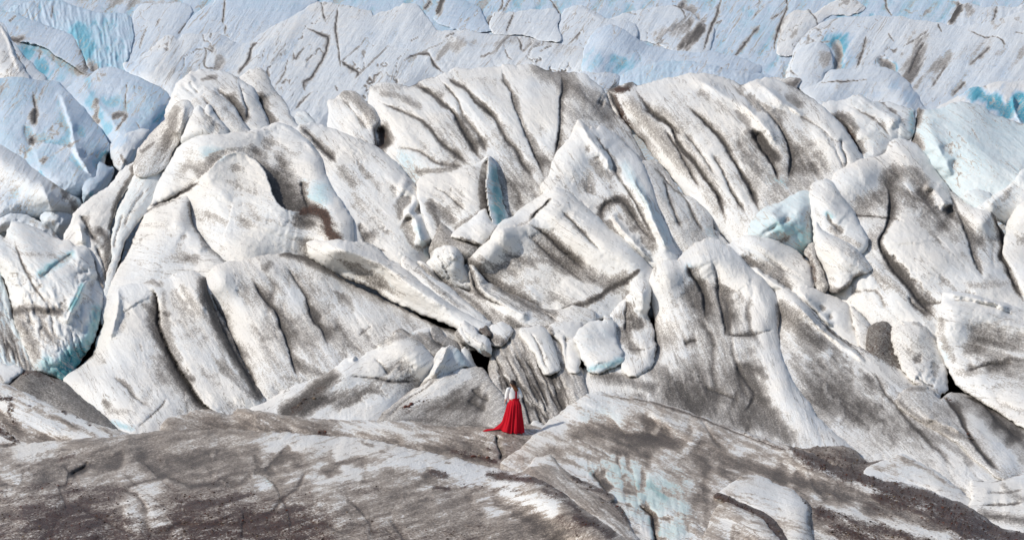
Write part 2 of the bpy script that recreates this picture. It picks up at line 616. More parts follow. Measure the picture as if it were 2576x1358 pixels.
    back2[:, 0] = np.where(True, back[:, 0] * 0.97 + cen[0] * 0.03, 0)
    back2[:, 2] = back[:, 2] * 0.97 + cen[2] * 0.03
    xyz = np.vstack([xyz, back2, cen[None]])
    colr = np.vstack([colr, colr[bv], colr[bv].mean(0)[None]])
    flow = np.vstack([flow, flow[bv], flow[bv].mean(0)[None]])
    side = np.stack([be[:, 1], be[:, 0], bm[be[:, 0]], bm[be[:, 1]]], -1)
    cap = np.stack([bm[be[:, 1]], bm[be[:, 0]], np.full(len(be), len(xyz) - 1)], -1)
    me = bpy.data.meshes.new(name)
    nq, nt_ = len(q) + len(side), len(cap)
    me.vertices.add(len(xyz))
    # body stands about its own base point
    org = np.array([xyz[:, 0].mean(), xyz[:, 1].mean(), xyz[:, 2].min()])
    me.vertices.foreach_set('co', (xyz - org).astype(np.float32).ravel())
    me.loops.add(nq * 4 + nt_ * 3)
    me.loops.foreach_set('vertex_index', np.concatenate([q.ravel(), side.ravel(), cap.ravel()]).astype(np.int32))
    me.polygons.add(nq + nt_)
    me.polygons.foreach_set('loop_start', np.concatenate([np.arange(nq) * 4, nq * 4 + np.arange(nt_) * 3]).astype(np.int32))
    sm = np.ones(nq + nt_, bool)
    sm[len(q):] = False
    me.polygons.foreach_set('use_smooth', sm)
    me.update(calc_edges=True)
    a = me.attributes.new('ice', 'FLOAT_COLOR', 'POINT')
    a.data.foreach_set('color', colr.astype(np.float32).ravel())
    a = me.attributes.new('flow', 'FLOAT_VECTOR', 'POINT')
    a.data.foreach_set('vector', flow.astype(np.float32).ravel())
    me.materials.append(MAT[mat or ('near' if prof == 'n' else 'far')])
    ob = bpy.data.objects.new(name, me)
    COL.objects.link(ob)
    ob.location = org
    if kind:
        tag(ob, label, None, None, kind)
    else:
        tag(ob, label, cat, GRP.get(grp, grp))
    BLOCKS.setdefault(name + str(sd), (u0, v0, step, D, ins, soilm))
    ob['_k'] = name + str(sd)
    k_ = ob['_k']
    del ob['_k']
    return k_


def ice(name, label, cat=None, base=None, **kw):
    return ice_body(name, label, cat, **{**(base or {}), **kw})


def depth_at(key, u, v):
    u0, v0, st_, D, ins, so = BLOCKS[key]
    return float(D[int(round((v - v0) / st_)), int(round((u - u0) / st_))])

# ---------------------------------------------------------------- the glacier itself: one sheet under and behind every body of ice
def glacier_sheet():
    xs = np.linspace(-150, 150, 221)
    vs = np.concatenate([np.linspace(1500, 500, 130), np.linspace(490, -120, 70)])
    near = base_depth(vs, 'n')
    far = base_depth(vs, 'f')
    k = np.clip((800 - vs) / 160, 0, 1)
    d = near * (1 - k) + (far + 2) * k + np.where(vs > 1050, 3.0, 5.0)
    z = (679 - vs) * K * d + CAM_Z
    dd = np.concatenate([[40, 70, 95], d, [260, 330, 430]])
    zz = np.concatenate([[z[0] - 12, z[0] - 8, z[0] - 3], z, [z[-1] + 14, z[-1] + 34, z[-1] + 60]])
    X, Dd = np.meshgrid(xs, dd)
    Z = np.repeat(zz[:, None], len(xs), 1)
    n = fbm(X / 9, Z / 5, 3, 5)
    Y = Dd - 2.0 * n * np.clip((Dd - 90) / 30, 0, 1)
    H, W_ = X.shape
    idx = np.arange(H * W_).reshape(H, W_)
    q = np.stack([idx[:-1, :-1], idx[:-1, 1:], idx[1:, 1:], idx[1:, :-1]], -1).reshape(-1, 4)
    me = bpy.data.meshes.new('glacier')
    me.from_pydata(np.stack([X, Y, Z], -1).reshape(-1, 3).tolist(), [], q.tolist())
    me.polygons.foreach_set('use_smooth', np.ones(len(q), bool))
    a = me.attributes.new('ice', 'FLOAT_COLOR', 'POINT')
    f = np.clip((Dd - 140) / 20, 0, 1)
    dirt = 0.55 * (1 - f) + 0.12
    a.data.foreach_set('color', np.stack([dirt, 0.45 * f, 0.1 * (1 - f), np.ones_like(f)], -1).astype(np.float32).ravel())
    a = me.attributes.new('flow', 'FLOAT_VECTOR', 'POINT')
    a.data.foreach_set('vector', np.stack([X * .8 + Z * .6, Z * .8 - X * .6, np.zeros_like(X)], -1).astype(np.float32).ravel())
    me.materials.append(MAT['far'])
    o = bpy.data.objects.new('glacier', me)
    COL.objects.link(o)
    tag(o, 'long glacier ice slope running up behind all the broken ice', None, None, 'structure')


glacier_sheet()

# ================================================================ clean blue ice at the back (far to near)
B = dict(prof='f', grp='b', dirt=0.02, ang=-55, cav=0.35, crk=.14, fac=.2)
ice('ice_slope', 'far pale blue ice slope cut by long dark slanting cracks along the top', 'ice slope', outline='P -60 -110 2640 -110 2640 330 1900 330 1500 200 1000 200 500 200 -60 120',
    blue=.46, rough=1.6, W=60, feats=[
    ('c', 'T3 275 -60 275 0 240 130 200 220 150 370', .7, 4, 9, 1.1, 5, 8), ('c', 'T3 150 170 80 230 20 340', .4, 6, 12, .9, 10, 22),
    ('c', 'T3 750 -40 755 70 710 180 680 290 670 370', .7, 4, 9, 1.1, 5, 8), ('c', 'T3 600 30 500 150', .2, 3, 6, .6, 3, 6),
    ('c', 'T3 560 190 460 310 360 430', .4, 6, 12, .8, 8, 16), ('c', 'T3 740 80 640 140', .3, 3, 6, .7, 4, 6), ('c', 'T3 290 150 240 175', .3, 3, 6, .8, 4, 6),
    ('c', 'T3 1470 -20 1490 70 1530 120', .5, 4, 8, 1, 5, 6), ('c', 'T3 2010 10 1990 90 1960 150', .4, 8, 14, .8, 9, 16),
    ('c', 'T3 2280 50 2265 160', .4, 4, 8, .9, 5, 7), ('c', 'T3 910 70 970 130 985 190', .4, 3, 6, .7, 4, 6),
    ('c', 'T2 1500 -20 1580 90 1590 130 1575 200 1600 290', .6, 4, 9, 1, 4, 7), ('c', 'T2 1250 110 1200 230', .5, 4, 8, 1, 4, 6),
    ('c', 'T2 1165 -30 1165 60 1080 150 1090 210', .4, 4, 8, .8, 5, 7), ('c', 'T2 1230 -10 1180 80', .4, 4, 8, .9, 5, 7),
    ('c', 'T2 720 10 690 90', .6, 4, 8, 1, 6, 8), ('c', 'T2 650 10 600 70', .5, 5, 9, 1, 8, 10), ('c', 'T2 2270 60 2265 100', .4, 3, 6, 1, 3, 5),
    ('c', 'T2 1750 220 1660 310', .3, 3, 6, .5, 4, 6), ('c', 'T2 2400 40 2470 50 2500 80', .3, 3, 6, .7, 4, 5), ('d', 'T3 0 60 80 140', 18, .5), ('d', 'T3 110 220 60 250', 30, .8),
    ('c', 'P 230 60 280 15', .3, 4, 6, .5, 5, 6), ('d', 'P 210 0 430 10', 16, .25)], base=B)
ice('ice_block', 'fluted pale ice block with a dark notch in the top right corner', 'ice block', outline='T3 1930 190 1960 120 1990 60 2020 15 2080 10 2150 45 2300 45 2380 40 2440 50 2500 20 2660 0 2660 260 2300 230 2100 220',
    base={**B, 'blue': .3}, flute=.15, fang=88, feats=[('d', 'T3 2010 30 1985 90 1955 150', 10, 1.6), ('c', 'T3 2285 50 2270 100 2262 165', .5, 5, 8, 1, 6, 8), ('d', 'T3 2060 40 2100 90', 10, .4)])
ice('ice_ridge', 'grey blue ice ridge with a sooty smear left of the longest black crack', 'ice ridge', outline='T2 1880 260 1900 190 1960 135 2100 90 2280 52 2420 40 2483 66 T3 70 100 150 170 230 215 180 400 20 400 T2 2400 360 2150 290',
    base={**B, 'blue': .3, 'crk': .4}, feats=[('c', 'T3 230 120 200 220 150 370', .5, 5, 9, 1.2, 6, 8), ('d', 'T3 110 210 70 260 20 340', 16, 1.2), ('c', 'T2 2400 30 2470 60 2500 130', .3, 4, 6, .9, 5, 6), ('d', 'T2 2300 260 2483 190', 20, .35)])
ice('ice_block', 'white broken ice block between two long black cracks at the upper right', 'ice block', outline='T3 690 400 705 260 730 140 800 82 910 70 950 95 1060 30 1200 -30 1330 60 1240 110 1100 110 1000 180 900 280 820 400',
    base={**B, 'blue': .16, 'crk': .3}, feats=[('c', 'T3 755 60 712 180 682 290 668 380', .6, 8, 5, 1.3, 9, 6), ('c', 'T3 910 70 965 130 985 190', .4, 4, 7, .8, 5, 6), ('d', 'T3 780 220 820 250', 12, .4)])
ice('ice_dome', 'smooth blue ice swell just left of the sooty grey ridge at the top', 'ice dome', outline='T2 1575 330 1590 150 1620 80 1700 46 1800 60 1890 115 1945 150 2060 150 2150 200 2100 330 1800 380',
    base={**B, 'blue': .34}, feats=[('c', 'T2 1760 210 1680 290 1640 330', .4, 4, 8, .7, 5, 7), ('r', 'T2 1640 90 1780 80 1900 150', .4, 10, 20)])
ice('ice_fin', 'pale rounded ice fin with a sooty base at the top centre', 'ice fin', outline='T2 690 160 705 60 740 -20 840 -20 930 20 1000 60 1050 140 1095 230 900 230',
    base={**B, 'blue': .46, 'fac': .12}, feats=[('d', 'T2 720 10 700 90', 8, 1.3), ('c', 'T2 1010 80 1040 160', .3, 5, 8)])
ice('ice_block', 'bluish ice block split by two dark cracks just below the top edge', 'ice block', outline='T2 1080 190 1100 130 1120 95 1250 90 1400 70 1540 60 1590 110 1580 200 1600 300 1450 290 1300 260 1130 250',
    blue=.25, feats=[('c', 'T2 1250 100 1200 235', .5, 4, 7, 1, 4, 6)], base=B)
ice('ice_slab', 'smooth blue ice slab cut by a thin vertical crack near the top left', 'ice slab', outline='T1 1280 290 1400 110 1560 10 1640 -60 2300 -60 2240 60 2150 160 1950 300 1800 380 1640 300 1400 330',
    base={**B, 'blue': .42}, feats=[('c', 'T1 1645 -10 1620 150 1640 190 1630 245', .5, 4, 8, 1, 4, 6)])
ice('ice_slab', 'rounded pale slab with short dark streaks beside the turquoise ice cliff', 'ice slab', outline='T1 940 600 930 380 950 170 985 80 1040 35 1150 25 1330 20 1390 60 1400 100 1330 220 1280 350 1100 600',
    base={**B, 'blue': .36, 'rough': .6}, feats=[('c', 'T1 1350 170 1290 255', .4, 4, 7, .9, 5, 7), ('c', 'T1 1170 145 1130 195', .3, 3, 6, .9, 4, 5), ('c', 'T1 1060 210 1010 370', .3, 3, 6, .6, 4, 6)])
ice('ice_cliff', 'turquoise fluted ice cliff with a ragged crest at the top left', 'ice cliff', outline='T1 40 100 130 25 260 5 420 0 540 45 620 70 760 100 900 105 965 150 970 300 930 450 880 560 680 580 600 430 540 300 430 240 300 200 100 180',
    base={**B, 'blue': .52, 'dirt': .0}, flute=.5, fang=82, feats=[('b', 'T1 590 200 600 350 680 480', 26, .85), ('c', 'T1 390 30 370 140', .3, 4, 6, .5, 5, 7), ('c', 'T1 810 280 800 360', .2, 3, 5, .5, 3, 4), ('r', 'T1 420 10 620 80 900 110', .3, 10, 16), ('d', 'T1 660 470 690 540', 14, .7), ('w', 'T1 800 150 860 300', 60, .8)])
ice('ice_ridge', 'long white ice ridge veined with black cracks below the top edge', 'ice ridge', outline='P 311 173 332 156 373 128 425 81 446 99 474 76 498 83 533 78 560 86 581 100 616 107 657 83 709 52 761 28 800 5 860 12 930 25 945 38 1000 15 1040 8 1060 25 1085 55 1110 78 1170 72 1220 84 1300 88 1400 105 1480 120 1510 150 1500 200 1350 215 1260 205 1120 215 1020 270 860 320 760 340 600 350 430 290',
    base={**B, 'blue': .24, 'dirt': .05, 'cav': .5, 'crk': .45}, A2=1.4, W=90, feats=[
    ('r', 'P 1050 12 1120 80 1200 120', .5, 12, 40), ('b', 'P 330 170 450 150 560 110 640 110', 50, .36), ('b', 'T1 1800 280 2000 150 2200 80', 26, .35), ('b', 'T2 650 130 850 160 1000 190', 14, .3),
    ('c', 'T2 820 245 760 270', .3, 4, 7, 1, 5, 6), ('c', 'T2 1250 250 1300 300 1310 380', .4, 4, 7, 1, 6, 7), ('c', 'T2 470 430 560 400 640 400 680 470 740 520', .7, 6, 12, 1, 7, 9),
    ('c', 'T2 0 440 60 490 120 530 100 570', .5, 5, 8, 1, 8, 9), ('c', 'T2 340 330 240 440 100 570', .3, 3, 7, .7, 4, 6), ('c', 'T2 190 270 90 370 -20 470', .3, 3, 7, .5, 4, 6),
    ('c', 'T2 560 270 500 300', .2, 3, 5, .7, 4, 5), ('c', 'T2 1530 330 1440 380', .2, 4, 6, .8, 5, 6), ('c', 'T2 1090 385 1010 420', .3, 4, 8, .8, 7, 8), ('c', 'T2 1190 330 1210 420 1240 440', .3, 3, 6, .7, 5, 5),
    ('d', 'T2 700 380 830 330 960 300', 20, .4), ('d', 'T2 1000 330 1400 300 1700 360', 26, .3),
    ('c', 'T1 2240 210 2350 260 2385 290 2350 420 2270 560 2210 600 2220 660', .7, 5, 9, 1.1, 6, 7), ('c', 'T1 2460 40 2440 200 2460 340 2480 480', .5, 4, 7, 1, 5, 6),
    ('c', 'T1 1890 310 1840 330 1800 440 1730 540', .6, 5, 9, 1, 6, 7), ('c', 'T1 2330 10 2350 100 2365 165', .4, 4, 7, .9, 5, 6), ('c', 'T1 2210 340 2150 430 2135 385', .3, 4, 6, .9, 5, 5),
    ('c', 'T1 2280 670 2210 730 2150 800', .3, 4, 8, .7, 8, 10), ('c', 'T1 2440 620 2450 660', .3, 4, 6, .9, 4, 5), ('c', 'T1 1500 340 1490 480 1560 500 1620 480', .3, 3, 6, .7, 4, 5), ('d', 'T1 1550 370 1600 460', 16, .4),
    ('c', 'T1 1540 230 1530 280', .3, 3, 6, .9, 4, 6), ('c', 'T1 1160 320 1140 380', .3, 3, 6, .5, 3, 4), ('c', 'T1 2100 420 2060 560 2000 640', .2, 3, 7, .5, 5, 6), ('c', 'T1 1930 350 1900 440', .2, 3, 6, .5, 4, 5), ('c', 'T2 900 220 700 330 420 460', .2, 3, 8, .4, 4, 6)])
ice('ice_dome', 'smooth pale blue ice dome with a long tail running right', 'ice dome', outline='P 1465 170 1480 100 1492 80 1530 62 1575 75 1620 108 1680 124 1800 130 1890 152 1915 178 1800 230 1500 230',
    base={**B, 'blue': .42}, feats=[('b', 'P 1500 160 1570 170', 40, .62), ('c', 'T2 2060 400 2150 380 2190 480', .4, 4, 7, .2, 4, 5), ('c', 'T2 2380 290 2500 230', .2, 5, 8, .6, 8, 9), ('w', 'P 1700 150 1850 165', 30, .2)], A2=1.5, W=60)
ice('ice_block', 'small grey blue ice block behind the crest of the tall striped dome', 'ice block', outline='P 1450 190 1490 180 1510 178 1560 190 1555 225 1530 250 1460 250', base={**B, 'blue': .36}, feats=[('d', 'P 1548 215 1530 228', 12, .6)])
ice('ice_wall', 'low pale blue wall with a fluted face between the two dirty domes', 'ice wall', outline='P 1550 250 1562 190 1620 165 1700 151 1800 165 1900 185 2000 210 2060 270 2000 330 1900 330 1560 280',
    base={**B, 'blue': .48, 'fac': .12}, flute=.12, fang=84, feats=[('r', 'P 1560 190 1700 165 1900 190', .3, 10, 20)])
ice('ice_dome', 'wide ice dome with a teal cave and dark streaks at the upper right', 'ice dome', outline='P 1980 230 1990 140 2020 90 2080 52 2160 40 2300 45 2400 64 2500 50 2576 28 2660 20 2660 360 2300 360 2100 300',
    base={**B, 'blue': .28, 'dirt': .06, 'cav': .6, 'crk': .35}, A2=1.6, W=80, feats=[
    ('h', 'T3 1120 330 1140 400 1130 480', 14, 2.0), ('b', 'T3 1110 300 1130 400 1130 500', 24, 1.0), ('b', 'T3 1180 400 1250 470', 40, .5), ('h', 'T3 1450 450 1520 490', 12, 1.6), ('b', 'T3 1430 450 1540 495', 13, 1.0),
    ('c', 'T3 1330 260 1310 380 1270 490', .6, 4, 8, 1, 5, 6), ('d', 'T3 1740 330 1690 430 1640 550', 30, .75), ('c', 'T3 1760 310 1690 420 1640 550', .6, 6, 14, .9, 10, 14), ('c', 'T3 2080 220 2180 270 2260 265 2330 300 2340 345', .5, 4, 8, 1, 5, 6),
    ('c', 'T3 1860 180 1885 235', .4, 4, 7, 1, 6, 6), ('c', 'T3 2060 590 1970 695', .5, 4, 8, .9, 5, 6), ('c', 'T3 1930 460 1800 650', .3, 4, 9, .6, 6, 8), ('c', 'T3 2240 330 2080 480', .3, 4, 9, .6, 8, 9), ('c', 'T3 1490 240 1540 300', .3, 3, 6, .7, 7, 8),
    ('c', 'T3 1790 210 1690 290 1600 340', .3, 4, 8, .6, 8, 8), ('c', 'T3 950 320 1080 300', .3, 3, 6, .7, 5, 6), ('d', 'T3 1900 500 2000 420 2200 300', 30, .25), ('c', 'T3 2420 230 2483 240', .2, 3, 6, .6, 4, 5), ('b', 'T3 880 280 1050 230', 18, .45)])
ice('ice_curl', 'curled pale ice lobe with brownish folds left of the teal cave', 'ice block', outline='T3 770 560 790 460 810 380 900 320 1000 310 1060 340 1090 400 1110 500 1040 530 1010 620 860 660', base={**B, 'blue': .3}, feats=[('d', 'T3 1020 400 1080 470', 18, .4), ('c', 'T3 820 340 790 430 770 500 830 550', .5, 4, 7, .9, 5, 8)])
ice('ice_dome', 'low pale blue ice dome with a thin dirt line under the teal cave', 'ice dome', outline='T3 840 760 870 640 1000 600 1040 530 1100 505 1250 495 1350 480 1450 490 1560 530 1640 590 1690 660 1740 740 1760 850 1500 880 1000 860',
    base={**B, 'blue': .33}, A2=1.4, W=60, feats=[('c', 'T3 1010 605 1180 595 1340 585', .4, 4, 8, .9, 5, 6), ('d', 'T3 1100 640 1300 600', 20, .2), ('b', 'T3 1550 620 1660 720', 26, .5)])
ice('ice_lump', 'small dirty ice knob at the foot of the low blue dome', 'ice block', outline='T3 630 600 650 570 750 570 850 560 865 590 830 640 870 700 800 760 680 700', base={**B, 'blue': .2, 'dirt': .2}, feats=[('d', 'T3 800 620 850 600', 14, .9), ('d', 'T3 840 650 860 690', 10, .9)])
ice('ice_cave', 'rounded ice shell around bright turquoise hollows at the right edge', 'ice cave', outline='T3 1800 880 1830 810 1900 750 2010 690 2100 630 2200 610 2300 580 2483 575 2750 560 2750 1100 2483 1050 2000 900',
    base={**B, 'blue': .16}, feats=[('h', 'T3 2180 690 2300 760 2370 830', 26, 2.6), ('b', 'T3 2140 670 2270 740 2370 830', 30, 1.05), ('h', 'T3 2440 760 2560 880', 24, 2.4), ('b', 'T3 2430 740 2540 870', 28, 1.1), ('r', 'T3 2400 700 2420 820 2470 890', .8, 8, 8), ('d', 'T3 2190 610 2210 635', 8, .6), ('c', 'T3 2040 690 2200 625 2483 615', .3, 5, 9)], A2=1.3, W=50)
# left-hand blue seracs
ice('serac', 'broad blue serac with a shaded ledge and turquoise face at the upper left', 'serac', outline='T1 -160 90 0 90 50 85 120 90 170 120 270 150 360 200 460 230 540 260 570 330 610 420 650 500 690 540 620 640 420 700 300 680 -160 500',
    base={**B, 'blue': .46, 'fac': .12}, feats=[('s', 'T1 110 300 200 312 330 350 390 395 500 460 640 560', -.9, 60), ('b', 'T1 180 370 250 430 330 520', 28, .85), ('b', 'T1 400 440 460 540', 26, .6), ('d', 'T1 110 298 150 285 172 275', 9, 1.2), ('c', 'T1 300 360 280 440', .3, 3, 6, .7, 4, 5), ('c', 'T1 395 395 380 450', .3, 3, 6, .7, 4, 5), ('c', 'T1 60 160 120 110', .3, 4, 7, .7, 6, 7), ('d', 'T1 610 370 650 480', 14, .7), ('d', 'T1 560 480 640 550', 12, .4)])
ice('ice_spur', 'thin lilac ice spur leaning behind the sharp left-edge peak', 'ice spur', outline='T1 -20 200 30 180 70 260 120 340 200 430 280 510 350 575 300 640 120 620', base={**B, 'blue': .3}, feats=[('c', 'T1 60 280 120 390 200 540', .3, 5, 9, .5, 6, 7)])
ice('ice_peak', 'sharp white ice peak leaning at the upper left edge', 'ice peak', outline='T1 -160 90 -60 110 0 170 40 220 70 290 110 400 180 500 220 580 100 640 -160 640', base={**B, 'blue': .14}, feats=[('r', 'T1 0 180 60 300 90 400 150 540', .6, 30, 8), ('c', 'T1 20 450 70 410', .2, 3, 6, .5, 4, 5)])
ice('serac', 'blue domed serac with dark scratches beside the grey rocky crown', 'serac', outline='T1 440 700 480 640 540 600 640 560 700 510 780 490 860 500 960 540 1080 590 1180 650 1235 690 1235 780 1210 870 1140 960 1040 1060 960 1180 900 1220 850 1150 800 1050 600 900',
    base={**B, 'blue': .48, 'fac': .12}, A2=1.3, W=60, feats=[('b', 'T1 650 600 660 700 720 850 780 950', 22, .75), ('r', 'T1 570 600 720 760 900 1000', .2, 20, 20), ('d', 'T1 705 740 690 850 710 890', 9, .7), ('d', 'T1 830 845 910 840 900 880', 9, .8), ('c', 'T1 920 570 915 740 912 840', .3, 3, 6, .6, 4, 5), ('c', 'T1 900 880 840 960', .3, 4, 7, .6, 7, 8), ('b', 'T1 1140 880 1215 780', 20, .95), ('h', 'T1 1150 870 1205 800', 14, .8), ('c', 'T1 980 880 1020 940', .2, 3, 6, .5, 4, 4)])
ice('ice_block', 'low white and blue ice block at the foot of the domed blue serac', 'ice block', outline='T1 790 1080 850 1000 940 965 1020 945 1090 950 1030 1040 970 1110 920 1200 880 1260 820 1200', base={**B, 'blue': .25}, feats=[('d', 'T1 870 1130 900 1170', 9, .7), ('w', 'T1 990 1000 940 1100', 20, 1), ('b', 'T1 850 1050 900 1020', 24, .5)])
ice('serac', 'cone shaped blue serac with a black gash at the left edge', 'serac', outline='T1 -160 560 0 570 60 550 160 555 250 580 330 590 410 590 450 620 520 690 600 770 680 870 750 960 785 1030 800 1090 770 1160 770 1200 840 1220 800 1330 720 1450 400 1500 200 1400 0 1250 -160 1200',
    base={**B, 'blue': .46, 'fac': .12}, A2=2.0, W=90, feats=[('r', 'T1 440 610 450 700 480 800 520 900 545 1060 600 1180 690 1300', .8, 50, 16), ('c', 'T1 240 670 260 780 255 860 240 930', .9, 7, 10, 1, 6, 7), ('d', 'T1 250 820 255 900', 10, 1.1), ('d', 'T1 225 1010 240 1040', 13, 1.2), ('h', 'T1 200 950 235 1020', 12, .8), ('c', 'T1 200 850 180 950 200 1040', .4, 5, 8, .2, 5, 6), ('b', 'T1 770 1130 800 1190', 16, 1.1), ('h', 'T1 780 1130 805 1180', 13, 1.4), ('b', 'T1 530 900 580 1050', 30, .5), ('b', 'T1 300 1250 310 1280', 9, .8), ('d', 'T1 310 1170 320 1160', 8, .6), ('c', 'T1 430 870 350 970', .2, 4, 7, .3, 5, 6), ('c', 'T1 380 1000 270 1060 160 1130', .4, 6, 10, .25, 6, 6), ('s', 'T1 200 1060 300 1040 520 1070 620 1080', .5, 40)])
ice('ice_block', 'pale shard of blue ice low between the cone serac and the dirty wing', 'ice block', outline='T1 600 1380 640 1300 700 1285 720 1185 760 1190 800 1215 835 1225 780 1320 740 1400 700 1500 600 1480', base={**B, 'blue': .5}, feats=[('b', 'T4 660 90 650 130', 9, 1)])
ice('serac', 'smooth grey blue serac shoulder on the left edge halfway up', 'serac', outline='T1 -160 980 0 1040 100 1100 170 1150 260 1220 320 1270 400 1330 460 1380 520 1420 590 1440 600 1480 560 1560 440 1640 200 1640 -160 1640',
    base={**B, 'blue': .26, 'dirt': .1, 'fac': .08}, A2=1.6, W=80, feats=[('d', 'T4 380 40 470 130 540 240', 14, .65), ('b', 'T4 40 180 200 200', 60, .4), ('r', 'T1 280 1300 350 1450 400 1560', .4, 20, 30)])
ice('ice_lump', 'pair of low rounded white ice lumps above the fluted left serac', 'ice lump', outline='T4 280 300 320 250 400 240 460 260 530 290 520 400 490 470 430 500 350 420', base={**B, 'blue': .3, 'cav': .5}, feats=[('d', 'T4 380 330 440 420', 10, .3)])
ice('ice_lump', 'rounded white ice lump touching the left edge above the fluted serac', 'ice lump', outline='T4 -160 330 0 310 60 280 130 268 230 290 330 360 440 450 430 520 300 480 100 400 -160 430', base={**B, 'blue': .3, 'cav': .5}, feats=[('d', 'T4 250 330 380 400', 12, .4)])

# ================================================================ the dirty icefall (back to front)
M = dict(grp='m', ang=38, dirt=.14, fold=.10, fac=.05)
G5 = dict(grp='m', dirt=.22)
ice('ice_dome', 'smooth blue white ice dome at the right edge below the turquoise hollows', 'ice dome', outline='T3 1670 1100 1690 960 1700 860 1720 790 1760 800 1900 780 1950 750 2060 740 2180 770 2280 830 2400 880 2500 900 2750 930 2750 1600 2300 1600 2000 1500 1850 1300',
    base={**M, 'blue': .32, 'dirt': .03, 'cav': .5, 'fold': .1}, A2=2.0, W=150, feats=[('d', 'T3 1725 810 1700 900', 12, 1), ('d', 'T3 1680 1000 1720 1070 1600 1060', 17, .9), ('r', 'T3 1740 860 1850 1050 1960 1300', .5, 22, 60), ('w', 'T3 1800 1000 1850 1100', 20, 1), ('d', 'T3 1780 850 1900 850', 20, .2)])
ice('ice_lump', 'tiny white ice lump low in the gap at the right edge', 'ice lump', outline='T6 2040 190 2060 120 2100 100 2180 100 2250 140 2280 220 2180 280', base={**M, 'blue': .25, 'dirt': 0})
ice('ice_ridge', 'white ice wing rising at the right edge beside the tall dirty mass', 'ice wing', outline='T6 2130 280 2170 200 2260 130 2360 80 2440 0 2483 -60 2750 -120 2750 500 2483 450 2300 330', base={**M, 'blue': .15, 'dirt': .03}, feats=[('d', 'T6 2380 100 2330 170', 16, .5), ('r', 'T6 2190 210 2350 110 2483 -40', .3, 10, 20)])
ice('ice_dome', 'rounded grey ice dome with a black gully on its left shoulder', 'ice dome', outline='T3 900 860 980 780 1060 730 1150 730 1280 690 1380 740 1520 740 1640 780 1700 800 1695 900 1675 990 1570 1070 1500 1200 1300 1300 1000 1100',
    base={**M, 'blue': .12, 'dirt': .12}, A2=1.4, W=70, feats=[('c', 'T3 1060 850 1150 880 1220 970 1270 1070 1310 1180', 1.0, 16, 14, 1.1, 14, 18), ('d', 'T3 1080 860 1200 880 1250 940', 18, .9), ('o', 'T3 1210 960 1250 1030', 10, .7), ('r', 'T3 1280 700 1440 800 1600 900', .4, 14, 30), ('b', 'T3 1670 820 1670 960', 14, .6), ('c', 'T3 1200 770 1400 870 1520 1000', .3, 8, 14, .35, 6, 12), ('w', 'T3 1380 1050 1420 1120', 18, 1), ('c', 'T3 1420 720 1580 850 1650 960', .25, 8, 14, .3, 6, 12)])
ice('ice_dome', 'large grey ice dome draped in curved folds right of the black knob', 'ice dome', outline='P 1525 240 1530 225 1570 213 1590 208 1610 215 1650 200 1720 190 1730 186 1790 185 1850 210 1870 215 1925 196 1990 215 2040 245 2080 275 2120 315 2160 375 2195 440 2170 520 2080 600 1900 640 1780 560 1690 450 1610 350 1540 280',
    base={**M, 'dirt': .2, 'blue': .07}, A2=1.8, W=110, ang=52, feats=[
    ('c', 'T2 1920 650 1960 690 2010 780 2050 880 2080 960 2150 1060 2190 1130', .9, 10, 16, 1.2, 12, 16), ('o', 'T2 1990 700 2060 860 2130 1000', 12, .75), ('d', 'T2 1900 660 1980 650 2060 650 2100 610', 14, 1.1), ('o', 'T2 2010 660 2090 650', 12, .9), ('c', 'T2 2170 780 2350 880 2483 1000', .4, 10, 18, .5, 10, 24),
    ('d', 'T2 2250 800 2400 850 2483 960', 34, .5), ('d', 'T2 2100 900 2200 1000 2300 1100', 24, .5),
    ('c', 'R1 620 440 700 560 800 640 850 740 920 820 990 920 1050 1000 1075 1120', .8, 9, 20, .7, 8, 20), ('c', 'R1 870 525 1000 640 1080 740 1130 840 1200 950 1245 1070', .8, 8, 20, .6, 8, 16), ('c', 'R1 1000 760 1060 860 1100 960 1180 1080', .5, 8, 14, .4, 7, 12), ('c', 'R1 760 640 840 760 900 880 960 960', .5, 10, 12, .6, 10, 16),
    ('d', 'R1 600 520 700 640 800 760 900 860', 40, .62), ('d', 'R1 860 800 960 940 1040 1060', 34, .42), ('c', 'R1 1195 650 1250 740 1310 830 1345 905', .8, 10, 16, .8, 10, 18), ('w', 'R1 700 420 900 480 1050 590', 20, .3),
    ('d', 'T3 490 950 560 1000 620 1080 670 1150', 17, .95), ('h', 'T3 560 1000 640 1120', 22, .5), ('c', 'T3 520 720 660 870 740 1000 780 1150 770 1310', .7, 14, 8, .35, 8, 6), ('c', 'T3 700 720 820 820 1000 930 1120 1030 1170 1030', .3, 9, 18, .3, 7, 14),
    ('r', 'T3 40 570 150 600 300 690 480 800 620 960 700 1080', .5, 22, 22), ('r', 'T3 420 600 560 620 700 720 900 850', .5, 18, 26), ('w', 'T3 20 570 200 620 400 750 560 900', 30, .8), ('w', 'T3 400 600 560 600 700 700', 30, .6),
    ('c', 'T3 1150 1000 1160 1080 1190 1150 1180 1240', .5, 8, 10, .4, 5, 6), ('b', 'T3 660 1290 750 1330', 18, .6), ('c', 'T3 0 960 120 1100 250 1300', .4, 10, 16, .4, 8, 20), ('d', 'T3 0 1000 100 1150 200 1300', 50, .45), ('d', 'T3 430 1130 560 1250', 30, .55), ('c', 'T3 1000 930 1100 1060 1180 1250', .3, 9, 14, .2, 8, 8)])
